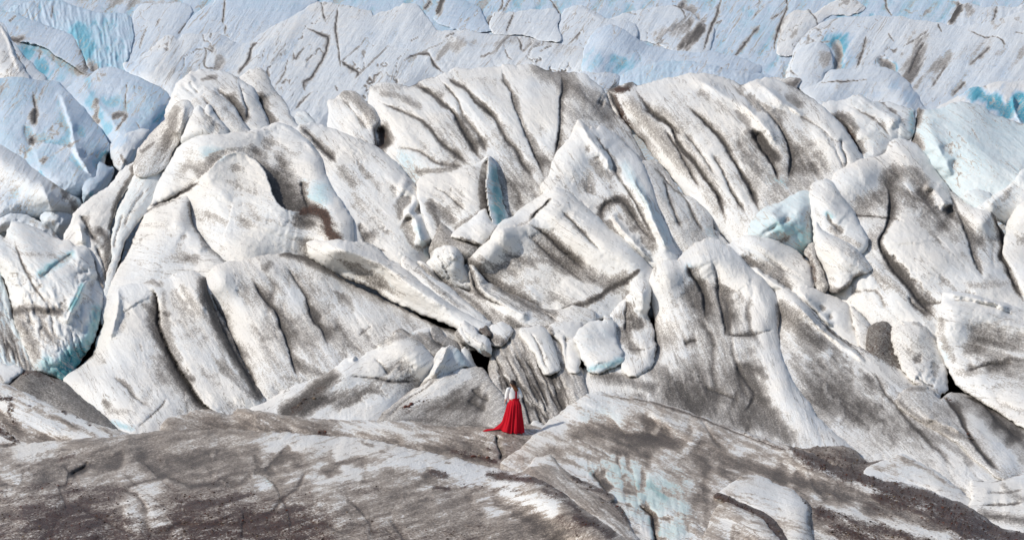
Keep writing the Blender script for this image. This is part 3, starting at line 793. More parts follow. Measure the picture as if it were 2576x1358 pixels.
ice('ice_dome', 'tall striped grey ice dome with long curved folds in the upper middle', 'ice dome', outline='P 930 230 940 215 970 207 1000 212 1035 215 1060 200 1090 192 1120 183 1150 173 1200 170 1258 170 1265 163 1340 165 1370 178 1430 182 1470 184 1500 210 1525 240 1545 280 1580 320 1620 390 1680 450 1740 520 1840 620 1850 680 1500 680 1150 660 1050 520 960 420 920 320',
    base={**M, 'dirt': .2, 'blue': .07}, A2=1.7, W=130, ang=52, feats=[
    ('c', 'T2 510 610 600 640 700 720 790 790 850 880 900 970 960 1070 1010 1160', .7, 8, 22, .55, 8, 16), ('c', 'T2 690 560 790 660 860 760 880 830 960 930 1030 1030 1050 1130', .5, 7, 18, .45, 7, 12),
    ('c', 'T2 740 555 900 640 980 740 1080 820 1140 890', .5, 8, 20, .5, 8, 18), ('c', 'T2 1165 480 1180 580 1230 660 1260 780 1300 880 1360 1020 1410 1130 1480 1310', .6, 16, 7, .45, 9, 6), ('c', 'T2 940 670 1060 790 1140 900 1200 1020 1270 1080 1330 1200 1420 1330', .5, 8, 18, .4, 8, 12),
    ('c', 'T2 1600 530 1612 640 1590 740 1592 870 1580 1020 1540 1150', .7, 12, 7, .65, 6, 9), ('c', 'T2 240 720 380 790 530 850 640 930 720 1030 860 1140 950 1210', .5, 9, 22, .5, 10, 22), ('d', 'T2 300 680 420 700 560 780', 20, .6), ('d', 'T2 200 640 300 640 420 640', 22, .45), ('d', 'T2 520 600 620 650 720 700', 16, .55),
    ('d', 'T2 1420 510 1600 540 1680 640 1820 740 1920 850', 46, .75), ('d', 'T2 1620 620 1740 660 1780 740', 30, .8), ('d', 'T2 1650 800 1750 950 1900 1050', 60, .42), ('w', 'T2 1200 500 1350 700 1450 900', 50, .7), ('w', 'T2 880 750 1000 950 1100 1150', 24, .6), ('d', 'T2 1450 505 1610 520', 9, .9),
    ('c', 'T2 1860 740 1910 770', .5, 8, 8, .4, 8, 8), ('b', 'T2 440 1150 520 1280', 26, .4), ('h', 'T2 300 960 320 1040', 14, 1.4), ('o', 'T2 290 950 320 1000 290 1060', 10, .6), ('d', 'T2 300 940 310 1000 290 1070', 12, 1.5), ('d', 'T2 310 930 350 1000 300 1080', 18, 1), ('d', 'T2 560 1250 700 1240 830 1220', 10, .7),
    ('c', 'T2 400 1080 560 1100 700 1190 900 1210', .4, 8, 12, .35, 6, 8)])
ice('ice_block', 'grey upright block leaning against the left end of the striped dome', 'ice block', outline='T2 -100 760 -40 720 10 670 70 660 140 690 180 730 230 790 265 880 245 960 250 1090 160 1150 -60 1100', base=M, ang=55,
    feats=[('d', 'T2 50 690 180 790 230 860', 26, .65), ('c', 'T2 150 700 200 720 250 780', .5, 8, 8, .7, 6, 8), ('c', 'T2 0 700 100 830 200 960', .3, 8, 16, .2, 10, 10), ('d', 'T2 240 950 250 1060', 6, .8)])
ice('ice_lump', 'small rounded ice stub poking up behind the grey crown', 'ice lump', outline='T1 2120 920 2150 840 2190 815 2240 830 2290 890 2330 980 2200 1000', base={**M, 'blue': .15})
# pale blue dome, right
ice('ice_dome', 'pale blue ice dome with a flat shaded face right of centre', 'ice dome', outline='T6 470 430 500 330 560 250 640 200 720 180 800 130 880 105 940 130 960 220 970 320 980 450 960 560 870 600 700 560 540 500',
    base={**M, 'blue': .3, 'dirt': .02}, A2=1.3, W=60, feats=[('b', 'T6 700 380 850 400 860 500', 40, .6), ('r', 'T6 620 230 700 330 760 450', .4, 24, 30), ('d', 'T6 920 220 900 400', 10, .45)])
# right main mass
ice('ice_mass', 'huge grey ice mass at the right with dark dirt channels down its face', 'ice mass', outline='T6 940 120 1080 30 1120 -30 1200 -80 1300 -130 1440 -145 1480 -180 1500 -240 1560 -270 1640 -260 1720 -220 1780 -140 1850 -40 1900 40 1980 120 2090 210 2200 240 2265 255 2300 360 2380 460 2460 560 2600 700 2750 800 2750 1100 2400 1150 1900 1250 1400 1150 1100 900 1000 700',
    base={**M, 'dirt': .17}, A2=2.0, W=150, ang=46, feats=[
    ('c', 'T6 1480 60 1510 160 1500 300 1470 400 1430 480 1480 600 1600 750 1700 880 1850 1050', .8, 26, 18, .85, 26, 18), ('d', 'T6 1520 40 1650 -60 1740 30 1790 200', 30, .65), ('d', 'T6 1650 -60 1730 60', 24, .6), ('d', 'T6 1380 470 1440 400', 34, .6), ('d', 'T6 1250 90 1400 150 1480 200', 20, .35),
    ('c', 'T6 1130 280 1300 290 1500 310 1640 340', .3, 4, 6, .6, 4, 5), ('c', 'T6 2240 250 2290 360 2330 480 2310 580 2350 640 2400 770 2480 900', .9, 14, 12, 1.2, 9, 9), ('d', 'T6 2260 280 2320 450 2320 560 2360 680', 12, .9), ('c', 'T6 1900 40 2000 250 2090 480 2110 600 2200 750', .6, 34, 14, .3, 10, 20), ('d', 'T6 1950 100 2100 300 2200 500', 40, .35),
    ('k', 'T6 1600 450 1800 600', 70, .6), ('w', 'T6 1620 420 1800 560 1950 700', 60, .75), ('w', 'T6 1250 -60 1400 50', 44, .8), ('w', 'T6 1590 -230 1650 -150', 30, .9), ('d', 'T6 1520 60 1700 170 1800 200', 14, .6), ('r', 'T6 1750 60 1850 120 1930 240', .5, 16, 16), ('h', 'T6 1940 230 1950 260', 12, .8), ('d', 'T6 1930 250 2010 320', 14, .7),
    ('c', 'T6 1640 860 1680 940 1800 1020', .4, 10, 14, .4, 10, 14), ('d', 'T6 1300 620 1400 700 1600 850 1800 1000', 26, .5), ('c', 'T6 1200 860 1400 830 1480 980', .3, 10, 16, .25, 10, 14), ('d', 'T6 2100 800 2300 790 2400 760', 20, .45), ('c', 'T6 1740 930 1900 920 2150 850', .4, 8, 14, .35, 8, 10)])
ice('ice_ridge', 'white ice strip beyond the long dark crack at the right edge', 'ice wing', outline='T6 2330 560 2350 400 2380 300 2483 190 2750 130 2750 960 2483 870 2430 760 2380 660', base={**M, 'dirt': .06, 'blue': .06})
ice('ice_dome', 'smooth white oval ice dome leaning left of the dirt channel', 'ice dome', outline='T6 920 180 930 100 960 50 1020 20 1080 30 1120 80 1150 130 1200 190 1250 260 1290 340 1330 420 1350 490 1300 580 1100 640 970 560 950 350',
    base={**M, 'dirt': .06, 'blue': .08}, feats=[('c', 'T6 1050 250 1080 340 1180 420', .4, 10, 18, .35, 10, 20), ('d', 'T6 980 240 1000 340', 18, .4), ('d', 'T6 1080 380 1180 450 1280 500', 20, .55), ('b', 'T6 1050 270 1070 290', 10, .6), ('w', 'T6 1000 80 1150 250 1250 380', 30, .8)])
ice('ice_shard', 'white triangular ice shard pointing up beside the rusty crack', 'ice shard', outline='T6 955 500 960 380 970 335 1030 400 1120 440 1220 490 1330 590 1390 690 1320 715 1250 740 1200 810 1120 845 1060 820 1030 720 1000 640 970 580',
    base={**M, 'dirt': .08}, feats=[('d', 'T6 1060 820 1130 840 1210 790 1300 710', 12, .9), ('d', 'T6 1080 740 1100 760', 12, .5), ('d', 'T6 1100 480 1250 560 1340 640', 34, .4), ('w', 'T6 990 400 1080 560 1150 700', 26, .6)])
ice('ice_block', 'brown stained narrow ice fin beside the white triangular shard', 'ice block', outline='T6 880 560 900 520 950 490 970 560 1000 640 1040 730 1060 830 1000 880 950 800 930 640', base={**M, 'dirt': .4}, feats=[('o', 'T6 900 540 940 640 970 780', 9, .6), ('d', 'T6 940 620 960 780', 10, .9)])
# left: strips and wings
ice('ice_ridge', 'white ice wing with a jagged black crack on its right at left of centre', 'ice wing', outline='T4 470 480 520 320 580 230 680 140 800 60 900 -50 1010 -130 1040 -70 960 60 880 180 830 300 800 420 830 520 800 650 780 820 720 720 680 620 620 560',
    base={**M, 'dirt': .1}, ang=-50, feats=[('d', 'T4 980 -20 890 110 830 260 800 380', 9, 1.1), ('d', 'T4 1010 -100 960 -60 970 -20', 8, .9), ('d', 'T4 720 390 790 480 780 600 770 760', 16, 1), ('d', 'T4 620 390 700 470 760 520', 14, .6), ('c', 'T4 590 280 640 380 700 470', .6, 10, 12, .5, 8, 8), ('r', 'T4 570 330 590 400 600 500', .5, 8, 10), ('o', 'T4 760 500 790 620 770 740', 10, .35), ('c', 'T4 690 500 750 640 780 780', .6, 8, 8, .4, 6, 6)])
ice('ice_wall', 'steep blue white ice flank streaked lengthwise beside the jagged black crack', 'ice wall', outline='T4 730 1040 760 800 800 640 815 420 850 260 920 100 1000 -80 1080 -160 1200 -200 1240 -100 1180 60 1100 240 1000 340 930 450 880 560 850 700 820 850 780 1000',
    base={**M, 'blue': .16, 'dirt': .08}, ang=-55, feats=[('c', 'T4 900 260 850 400 830 560', .4, 6, 10, .4, 6, 7), ('c', 'T4 1060 80 950 260 880 400', .3, 6, 12, .4, 6, 8), ('w', 'T4 1100 60 1000 300', 20, .6)])
ice('ice_lobe', 'grey rounded lobe with a black hollow at the back of the rocky crown', 'ice lobe', outline='T1 1720 600 1800 510 1860 490 1910 500 1960 570 2000 640 2060 720 2100 800 2140 880 2180 960 1960 1000 1880 900 1780 720', base={**M, 'dirt': .26}, feats=[('d', 'T1 1900 710 1930 800 1975 890', 20, 1.1), ('c', 'T1 1880 690 1910 800 1950 910', .6, 12, 20), ('d', 'T1 1800 540 1900 520', 20, .3)])
ice('ice_dome', 'grey rounded crown of ice with dark hollows at left of centre', 'ice dome', outline='T1 1200 850 1240 720 1270 620 1330 570 1400 520 1480 500 1580 510 1700 550 1760 580 1850 650 1900 760 1965 920 1960 1000 1640 1040 1300 1000', base={**M, 'dirt': .16}, A2=1.2, W=60,
    feats=[('d', 'T1 1680 720 1740 790 1780 860', 18, 1.1), ('d', 'T1 1480 580 1560 560', 10, .8), ('c', 'T1 1740 580 1760 700 1800 800 1790 900', .5, 14, 10, .4, 10, 8), ('c', 'T1 1560 640 1660 710 1720 800 1780 900', .6, 12, 14, .4, 12, 10), ('r', 'T1 1250 760 1300 620 1420 540', .4, 12, 26), ('d', 'T1 1560 600 1680 650', 24, .35), ('c', 'T1 1380 590 1400 640 1450 690', .4, 8, 10, .2, 8, 8)])
ice('ice_lobe', 'pair of small grey ice lobes in front of the rounded crown', 'ice lobe', outline='T1 1350 820 1400 720 1460 690 1520 660 1580 680 1660 740 1720 810 1800 930 1820 1000 1560 1040 1400 960', base={**M, 'dirt': .28}, feats=[('c', 'T1 1470 700 1540 790 1620 920', .5, 8, 12, .5, 8, 12), ('d', 'T1 1620 780 1740 900', 18, .5)])
ice('ice_slab', 'upright dark grey slab dirty down its left face below the crown', 'ice slab', outline='T1 980 1150 1060 1010 1150 920 1220 830 1290 730 1360 725 1420 790 1450 830 1380 920 1320 1010 1260 1120 1200 1240 1000 1300', base={**M, 'dirt': .3}, ang=-55, feats=[('d', 'T1 1290 790 1240 950 1200 1090', 20, .75), ('r', 'T1 1340 740 1330 860 1280 1000', .4, 10, 14), ('d', 'T1 1120 1040 1030 1100', 8, .8), ('w', 'T1 1370 760 1420 820', 14, .6)])
ice('ice_shard', 'small pointed white ice shard between the crown and the big domed head', 'ice shard', outline='T1 1310 1040 1340 940 1370 870 1440 775 1490 800 1520 760 1560 800 1600 870 1660 940 1640 1040 1480 1080', base={**M, 'dirt': .12}, feats=[('d', 'T1 1500 850 1580 920', 16, .5), ('c', 'T1 1480 780 1500 830 1560 870', .3, 6, 8, .5, 4, 8), ('w', 'T1 1400 880 1450 950', 16, .7)])
ice('ice_mass', 'broad white ice shoulder with black smudges right of the domed head', 'ice shoulder', outline='P 735 330 750 318 768 311 800 311 850 330 910 350 960 378 1010 420 1050 470 1080 520 1098 570 1102 610 1085 650 1065 690 1000 700 830 660 780 560 760 420',
    base={**M, 'dirt': .13}, A2=1.5, W=100, ang=45, feats=[('c', 'T1 2200 930 2290 1020 2360 1100 2450 1180', .5, 14, 16, .9, 14, 16), ('d', 'T1 2210 940 2300 1030 2400 1120', 18, .8), ('d', 'T5 170 430 240 430', 15, 1), ('r', 'T5 440 240 520 300 560 400 590 520', .8, 34, 12), ('b', 'T5 560 380 620 560', 14, .35), ('r', 'T5 400 60 560 160 640 280', .4, 20, 16), ('c', 'T5 480 20 600 110 660 220', .4, 10, 14, .3, 8, 10), ('w', 'T5 300 300 450 400 540 520', 50, .8), ('d', 'T2 0 1230 80 1330', 22, .55), ('w', 'T2 100 1080 300 1200', 30, .6), ('c', 'T5 150 320 130 400 200 500 350 560', .25, 8, 10, .35, 5, 6)])
ice('ice_dome', 'large domed white ice head with a smooth overhanging belly and a teal hollow', 'ice dome', outline='P 372 530 382 505 395 460 430 400 455 362 500 342 560 332 640 325 680 312 705 308 740 325 775 350 808 388 813 420 830 460 860 510 890 570 880 640 800 660 700 670 640 700 560 690 500 640 470 560 430 525',
    base={**M, 'dirt': .16}, A2=1.6, W=110, ang=20, feats=[
    ('s', 'T1 1380 1345 1500 1260 1600 1150 1720 1105 1850 1160 1930 1250 1965 1330 T4 1985 130 2030 210 2120 250 2250 265', .6, 85), ('h', 'T1 2050 1260 2080 1330', 36, .5), ('b', 'T1 1500 1120 1580 1130', 24, .45), ('b', 'T4 2200 60 2240 180', 20, .5),
    ('k', 'T4 2320 150', 26, .5), ('b', 'T4 2330 100 2310 200', 36, .45), ('c', 'T4 2190 30 2210 140 2250 250', .5, 8, 12, .3, 6, 6), ('h', 'T4 2330 60', 18, .4),
    ('o', 'T4 2200 262 2330 265 2400 400 2460 480', 15, 1.2), ('d', 'T4 2160 300 2300 270 2380 360 2450 460', 24, 1.1), ('d', 'T4 2150 350 2260 340', 20, .9), ('d', 'T1 1820 1060 1880 1120', 12, .85), ('d', 'T1 2020 1140 2070 1200', 16, .6), ('d', 'T1 1400 1080 1320 1200 1300 1300', 50, .35), ('d', 'T1 1300 1000 1500 960 1700 940', 16, .4),
    ('w', 'T1 1700 1200 1800 1300 T4 1700 100 1850 300 1950 450', 70, 1), ('c', 'T4 1090 220 1200 190 1330 120 1440 50', .7, 10, 8, 1.0, 6, 7), ('o', 'T4 1080 225 1150 190', 8, .4), ('c', 'T1 1900 890 2050 900 2200 1000 2330 1090', .3, 10, 16), ('r', 'T1 1750 970 1950 930 2050 900 2200 1000 2320 1130', .4, 20, 22), ('d', 'T4 1750 350 1900 320 2050 330', 30, .3)])
ice('ice_ridge', 'clean white sloping ice wing under the domed head with a dark right seam', 'ice wing', outline='T4 730 1080 770 900 820 760 880 640 950 510 1000 380 1060 260 1130 210 1230 180 1320 150 1378 145 1385 260 1430 390 1500 500 1590 580 1680 640 1740 720 1700 820 1500 900 1100 950 850 1050',
    base={**M, 'dirt': .1}, ang=8, A2=1.2, W=90, feats=[('d', 'T4 1385 200 1400 300 1450 410 1530 510 1640 610', 12, .95), ('d', 'T4 1480 500 1600 590 1660 640', 16, .6), ('d', 'T4 1000 350 1200 340', 18, .35), ('d', 'T4 1000 640 1300 600 1500 620', 26, .25), ('d', 'T4 1060 250 1200 190 1300 150', 8, .8), ('r', 'T4 1240 330 1400 420 1500 560', .25, 30, 30)])
# left serac front
ice('serac', 'dark grey blue serac facet on the left edge of the glacier', 'serac', outline='T4 -160 660 0 680 40 800 80 920 110 1060 180 1150 260 1280 340 1420 200 1560 -160 1560', base={**M, 'blue': .3, 'dirt': .2}, feats=[('d', 'T4 0 1150 100 1280 200 1400', 30, .6), ('c', 'T4 0 690 60 860 100 1000 140 1120', .5, 8, 8, .6, 6, 8)], ang=60, flute=.2, fang=75)
ice('serac', 'big white serac with scalloped teal base at the left of the glacier', 'serac', outline='T4 -160 460 0 430 40 450 65 370 120 325 200 350 330 400 430 460 500 465 550 510 600 495 640 520 680 620 700 720 740 820 750 900 740 1000 720 1100 690 1190 640 1270 590 1340 540 1420 480 1490 380 1450 250 1400 180 1250 120 1100 90 960 50 830 -20 680 -160 640',
    base={**M, 'blue': .12, 'dirt': .03, 'cav': .5}, A2=1.8, W=90, flute=.0, feats=[('c', 'T4 110 480 150 600 190 700 260 820 350 950', .4, 8, 10, .6, 5, 6), ('d', 'T4 110 985 250 965 420 990', 13, 1), ('h', 'T4 150 1080 300 1080', 40, .4), ('d', 'T4 150 1050 200 1150 260 1300', 20, .6), ('d', 'T4 300 1050 380 1200', 36, .35), ('r', 'T4 650 740 560 900 470 1090', .7, 8, 14), ('c', 'T4 640 720 550 880 450 1060', .6, 12, 6, 0, 5, 5), ('b', 'T4 600 800 520 960', 10, .8), ('c', 'T4 540 550 420 640 280 760', .7, 9, 14), ('b', 'T4 300 710 400 640 520 560', 16, .65), ('b', 'B1 560 20 480 150', 40, 1.15), ('b', 'T4 700 1000 660 1180 580 1330', 26, .7), ('b', 'B1 330 60 420 150', 26, .6), ('r', 'T4 540 520 630 640 680 760', .5, 20, 20), ('d', 'T4 100 560 350 580 440 600', 14, .3), ('r', 'T4 0 470 80 700 200 900', .3, 20, 40)]
    + [('f', 'T4 150 900 300 1050 450 1200 560 1250', 80, .22, 72, 34), ('f', 'T4 620 700 640 1000', 40, .12, 75, 34)])
# centre block and shards
ice('ice_block', 'chipped ice block with a shaded turquoise right face in the centre', 'ice block', outline='P 1048 470 1058 445 1090 432 1150 425 1190 412 1228 393 1238 400 1252 440 1265 500 1278 545 1270 575 1240 620 1160 640 1090 610 1060 530',
    base={**M, 'dirt': .13}, feats=[('s', 'P 1226 380 1226 430 1222 480 1232 540 1250 600', -1.0, 60), ('b', 'T5 1120 -40 1130 150 1160 320', 20, .85), ('c', 'T5 650 60 780 150 900 260', .2, 5, 7, .4, 4, 5), ('d', 'T5 830 380 900 330 1000 260', 10, .6), ('d', 'T5 640 200 700 330 720 420', 14, .8), ('d', 'T2 560 1250 700 1240 800 1235', 10, .7)])
ice('ice_slab', 'grimy grey slope in the gap under the chipped centre block', 'ice slab', outline='T5 640 560 690 420 720 340 800 400 880 450 950 480 1000 520 980 600 900 640 800 620', base={**M, 'dirt': .5}, feats=[('d', 'T5 720 380 780 470', 22, .8), ('d', 'T5 960 500 980 560', 10, .9)])
ice('ice_slab', 'small tilted slab with a blackened right edge below the chipped block', 'ice slab', outline='T5 790 440 850 380 930 320 1000 260 1050 240 1070 300 1100 340 1155 370 1130 430 1060 480 1010 505 930 480 850 460', base={**M, 'dirt': .12}, feats=[('d', 'T5 1150 380 1120 430 1070 490', 12, 1.1), ('d', 'T5 880 460 1010 500', 7, .9), ('b', 'T5 1010 530 1080 500', 8, .8)])
ice('ice_fold', 'grey folded ice flank stepping down right of the sharp pyramid', 'ice fold', outline='P 1600 420 1618 405 1647 403 1668 420 1690 445 1710 480 1745 500 1785 535 1800 590 1830 640 1770 700 1700 660 1650 560 1610 480', base={**M, 'dirt': .3}, ang=60, feats=[('c', 'T2 2240 1180 2340 1280 2400 1358 T5 2500 160 2560 300 2650 420', .5, 10, 14, .5, 10, 12), ('c', 'T5 2340 0 2400 200 2480 400', .5, 10, 14, .5, 10, 14), ('b', 'T6 200 400 300 440', 16, .35)], flute=.0)
ice('ice_pyramid', 'sharp white ice pyramid with dirty folds in the middle of the icefall', 'ice pyramid', outline='P 1360 480 1380 440 1388 400 1405 375 1430 345 1446 312 1454 298 1470 308 1483 322 1488 314 1500 321 1512 312 1533 328 1565 353 1592 380 1615 408 1630 440 1645 475 1660 520 1680 580 1712 640 1720 690 1660 720 1560 680 1440 580',
    base={**M, 'dirt': .12}, A2=1.3, W=80, ang=56, feats=[('d', 'T5 1890 320 1895 240 1960 190 2030 180 2090 230 2130 300', 15, .95), ('c', 'T5 1890 330 1900 230 1960 190 2040 185 2100 250 2180 380 2300 500', .5, 10, 12), ('r', 'T5 1950 260 2020 360 2140 500 2250 620', .5, 16, 16), ('w', 'T5 1960 280 2080 430 2200 580', 20, .8), ('d', 'T5 2100 240 2180 380 2240 450 2280 520', 18, .5), ('c', 'T2 1830 950 1900 1060 1960 1150 2000 1260 2060 1358', .5, 10, 16, .6, 8, 14), ('r', 'T2 1730 880 1800 1000 1900 1120 1960 1250', .5, 26, 18), ('w', 'T2 1650 1080 1750 1200 1850 1300', 60, 1), ('b', 'T2 2060 1200 2150 1358 T5 2300 300 2370 470', 16, .35), ('r', 'T5 2100 0 2230 200 2300 400 2400 560', .5, 10, 14), ('c', 'T5 2040 30 2170 250 2260 440', .4, 8, 10, .55, 7, 10), ('c', 'T5 1720 190 1760 260 1880 330', .3, 8, 10, .4, 6, 8), ('d', 'T5 1380 130 1430 100', 10, .3)])
ice('ice_wedge', 'broad ribbed white ice wedge in the centre with a sooty left edge', 'ice wedge', outline='P 1175 655 1190 635 1215 610 1230 600 1242 575 1262 555 1300 535 1345 500 1385 480 1400 470 1440 490 1490 530 1540 575 1580 610 1620 650 1645 680 1690 700 1680 730 1600 760 1520 800 1420 810 1330 790 1260 760 1210 730 1185 690',
    base={**M, 'dirt': .12}, A2=1.2, W=110, ang=32, feats=[('s', 'T5 1100 420 1220 370 1350 345 1450 250 1550 160', .25, 60), ('c', 'T5 1535 165 1460 230 1370 325', .5, 6, 6, .9, 6, 7), ('c', 'T5 1360 345 1480 420 1600 530 1700 620 1780 680', .5, 10, 16, .7, 7, 12), ('d', 'T5 1600 510 1740 640', 9, .5), ('c', 'T5 1580 240 1700 350 1800 450 1900 570', .45, 10, 18, .35, 8, 14), ('d', 'T5 1690 370 1780 420', 11, .6), ('c', 'T5 1310 380 1450 520 1600 640 1800 800', .3, 8, 14, .25, 6, 10),
    ('d', 'T5 910 620 1000 660 1060 760 1200 820 1300 880 1400 940', 20, 1.15), ('d', 'T5 1000 600 1150 680', 18, .6), ('d', 'T5 2160 690 2060 765 1950 815 1890 875 1770 925 1620 975', 8, 1.6), ('d', 'T5 2060 720 1950 790', 18, .6), ('w', 'T5 1150 430 1350 560 1550 750', 36, .8), ('w', 'T5 1500 300 1700 500 1900 650', 30, .6), ('d', 'T5 1500 900 1700 900', 20, .35), ('d', 'T5 1150 580 1500 620 1700 700', 10, .3)])
ice('ice_mass', 'smooth grey ice shoulder behind the tall buttress on the right', 'ice shoulder', outline='T6 150 560 250 480 330 490 400 455 480 430 560 445 640 450 740 490 830 540 880 590 930 640 940 720 960 800 980 900 850 950 600 900 300 800',
    base={**M, 'dirt': .22}, A2=1.2, W=70, feats=[('c', 'T6 400 550 560 680 700 760 820 850', .5, 12, 18, .3, 8, 12), ('r', 'T6 510 650 640 760 780 850', .4, 10, 18), ('d', 'T6 890 590 940 650', 10, .8), ('w', 'T6 540 680 680 800', 16, .6)])
ice('ice_block', 'white tipped oval ice block lying on the right-hand dirty slope', 'ice block', outline='T6 835 880 845 810 900 800 980 820 1050 850 1140 890 1220 950 1250 1080 1300 1190 1330 1260 1180 1220 1050 1140 930 1020', base={**M, 'dirt': .15, 'blue': .05}, feats=[('d', 'T6 870 930 960 1010', 18, .7), ('r', 'T6 860 830 960 960 1100 1100', .4, 14, 16), ('w', 'T6 860 820 960 880', 14, .8)])
ice('ice_block', 'narrow grey ice block tucked behind the white tipped oval block', 'ice block', outline='T6 1210 950 1290 990 1340 1050 1390 1150 1370 1200 1430 1300 1300 1260 1240 1100', base={**M, 'dirt': .25})
ice('gravel_hollow', 'dark gravel filled hollow between the two rounded right-hand boulders', 'gravel bank', outline='T6 1340 1150 1380 1075 1480 1060 1530 1110 1560 1250 1620 1400 1480 1430 1340 1300', base={**M, 'dirt': .75, 'soil': .35})
ice('ice_slope', 'long speckled grey ice slope falling to the lower right corner', 'ice slope', outline='T6 680 840 700 820 760 812 830 850 900 930 1000 1030 1100 1130 1250 1230 1400 1310 1500 1360 1660 1450 1800 1560 2000 1700 2200 1850 2400 2050 2600 2150 2600 2400 2000 2350 1400 2200 900 2000 600 1800 500 1500 600 1200',
    base={**M, 'dirt': .24, 'fac': .07}, A2=1.4, W=110, ang=42, feats=[('d', 'T6 720 950 790 1050 880 1150 1000 1240', 34, .85), ('c', 'T6 740 830 830 870 940 990 1080 1130 1250 1260 1380 1380', .6, 8, 12, .3, 8, 10), ('r', 'T6 800 900 950 1060 1150 1220 1350 1360', .35, 7, 9), ('d', 'B3 800 50 900 190 1000 330 1100 440', 26, .6), ('d', 'B3 1100 30 1180 60', 12, .9), ('h', 'B3 1140 50', 9, .6), ('d', 'B3 460 420 600 520 760 540 920 640', 24, .75), ('w', 'B3 700 250 850 400', 36, .6), ('w', 'B3 1150 30 1300 130', 26, .8), ('w', 'B3 1150 250 1400 500', 50, .5), ('c', 'B3 1390 90 1440 230 1560 400 1700 560 1900 750 2000 880', .3, 8, 12, .25, 6, 9), ('d', 'B3 1660 560 1900 640 2100 800', 24, .55), ('o', 'T6 1240 1210 1400 1300 1500 1358', 18, .6), ('d', 'B3 1640 650 1800 720', 18, .4), ('d', 'B3 1350 180 1400 280', 12, .4), ('w', 'B3 1500 700 1700 850', 30, .4), ('d', 'B3 720 520 830 590', 7, .9), ('k', 'B3 900 620', 30, .4)])
ice('ice_buttress', 'tall speckled ice buttress with vertical folds right of the blue bulb', 'ice buttress', outline='P 1636 740 1634 700 1640 685 1655 662 1680 650 1705 652 1712 640 1735 622 1760 605 1785 597 1812 606 1835 620 1860 640 1890 675 1930 710 1952 745 1962 790 1960 850 1975 920 2010 980 2070 1060 2160 1160 2000 1200 1700 1140 1500 1070 1430 1050 1428 1000 1440 960 1480 915 1540 895 1610 890 1650 860',
    base={**M, 'dirt': .21, 'fac': .06}, A2=1.5, W=80, ang=70, feats=[('c', 'T6 30 640 60 720 120 800 160 920 160 1030', .7, 14, 14, .9, 16, 12), ('b', 'T6 40 660 70 740', 12, .4), ('c', 'T6 200 590 240 720 260 880 290 1000 310 1180', .6, 14, 10, .4, 8, 8), ('c', 'T6 310 1150 480 1165 600 1135 700 1115', .4, 5, 8, .5, 4, 6), ('c', 'T6 0 1220 60 1200 110 1190', .4, 5, 8, .6, 5, 8), ('c', 'B3 390 60 410 120 470 220 520 300 490 380 440 430', .35, 10, 12, .75, 6, 9), ('d', 'B3 420 80 540 120 600 170', 14, .7), ('d', 'B3 540 320 600 350', 20, .7), ('c', 'B3 150 250 220 270 300 300 420 350', .4, 6, 10, .5, 6, 12), ('d', 'B3 180 300 400 370', 24, .5), ('w', 'T6 330 650 450 850 560 1050', 60, .85), ('w', 'T6 100 560 200 700', 30, .5), ('d', 'T6 80 800 130 950', 24, .55), ('d', 'B2 1850 160 2050 200 2250 250', 26, .75), ('d', 'B2 2200 100 2350 150 2400 300', 40, .6), ('h', 'B2 1900 150 2100 160', 20, .5), ('d', 'T6 700 950 720 1100 760 1300', 14, .8), ('c', 'B3 750 0 800 130 900 300', .5, 10, 12, .5, 8, 10)])
ice('ice_boulder', 'rounded grey white ice boulder with a dark underside on the right slope', 'ice boulder', outline='T6 1520 1240 1510 1160 1540 1100 1620 1065 1720 1058 1800 1110 1850 1200 1900 1290 1930 1380 B3 1935 200 1900 290 1870 355 1800 310 1700 240 1630 170 1560 60', base={**M, 'dirt': .24, 'fac': .22}, A2=.7, W=70, jag=1.7, feats=[('d', 'T6 1560 1110 1700 1070 1800 1120', 14, .4), ('c', 'B3 1700 170 1760 210 1850 240', .4, 8, 10, .5, 7, 10), ('d', 'B3 1700 230 1840 270', 16, .55)])
ice('ice_slope', 'lower right ice slope with black meltwater gullies', 'ice slope', outline='B3 1560 370 1650 250 1780 240 1880 330 1960 280 2100 300 2250 400 2480 540 2750 640 2750 1000 2480 900 2350 930 2280 900 2150 800 2000 660 1800 540', base={**M, 'dirt': .36}, ang=44, feats=[
    ('c', 'B3 1900 320 2000 430 2080 600 2200 760 2320 860', .8, 14, 14, 1.2, 16, 16), ('o', 'B3 1930 340 2030 500 2100 640', 12, .45), ('c', 'B3 2040 310 2200 380 2330 530 2483 640', .7, 8, 12, 1.1, 9, 12), ('d', 'B3 1580 350 1700 460 1900 560 2080 620', 20, .8), ('r', 'B3 1740 460 1900 510 2040 580', .4, 8, 10), ('d', 'B3 1650 260 1760 260', 14, .8), ('h', 'B3 1640 300', 14, 1), ('w', 'B3 2100 450 2250 620 2400 760', 24, .5), ('b', 'B3 2090 300 2200 370', 9, .3), ('d', 'B3 2350 560 2483 600', 20, .8)])
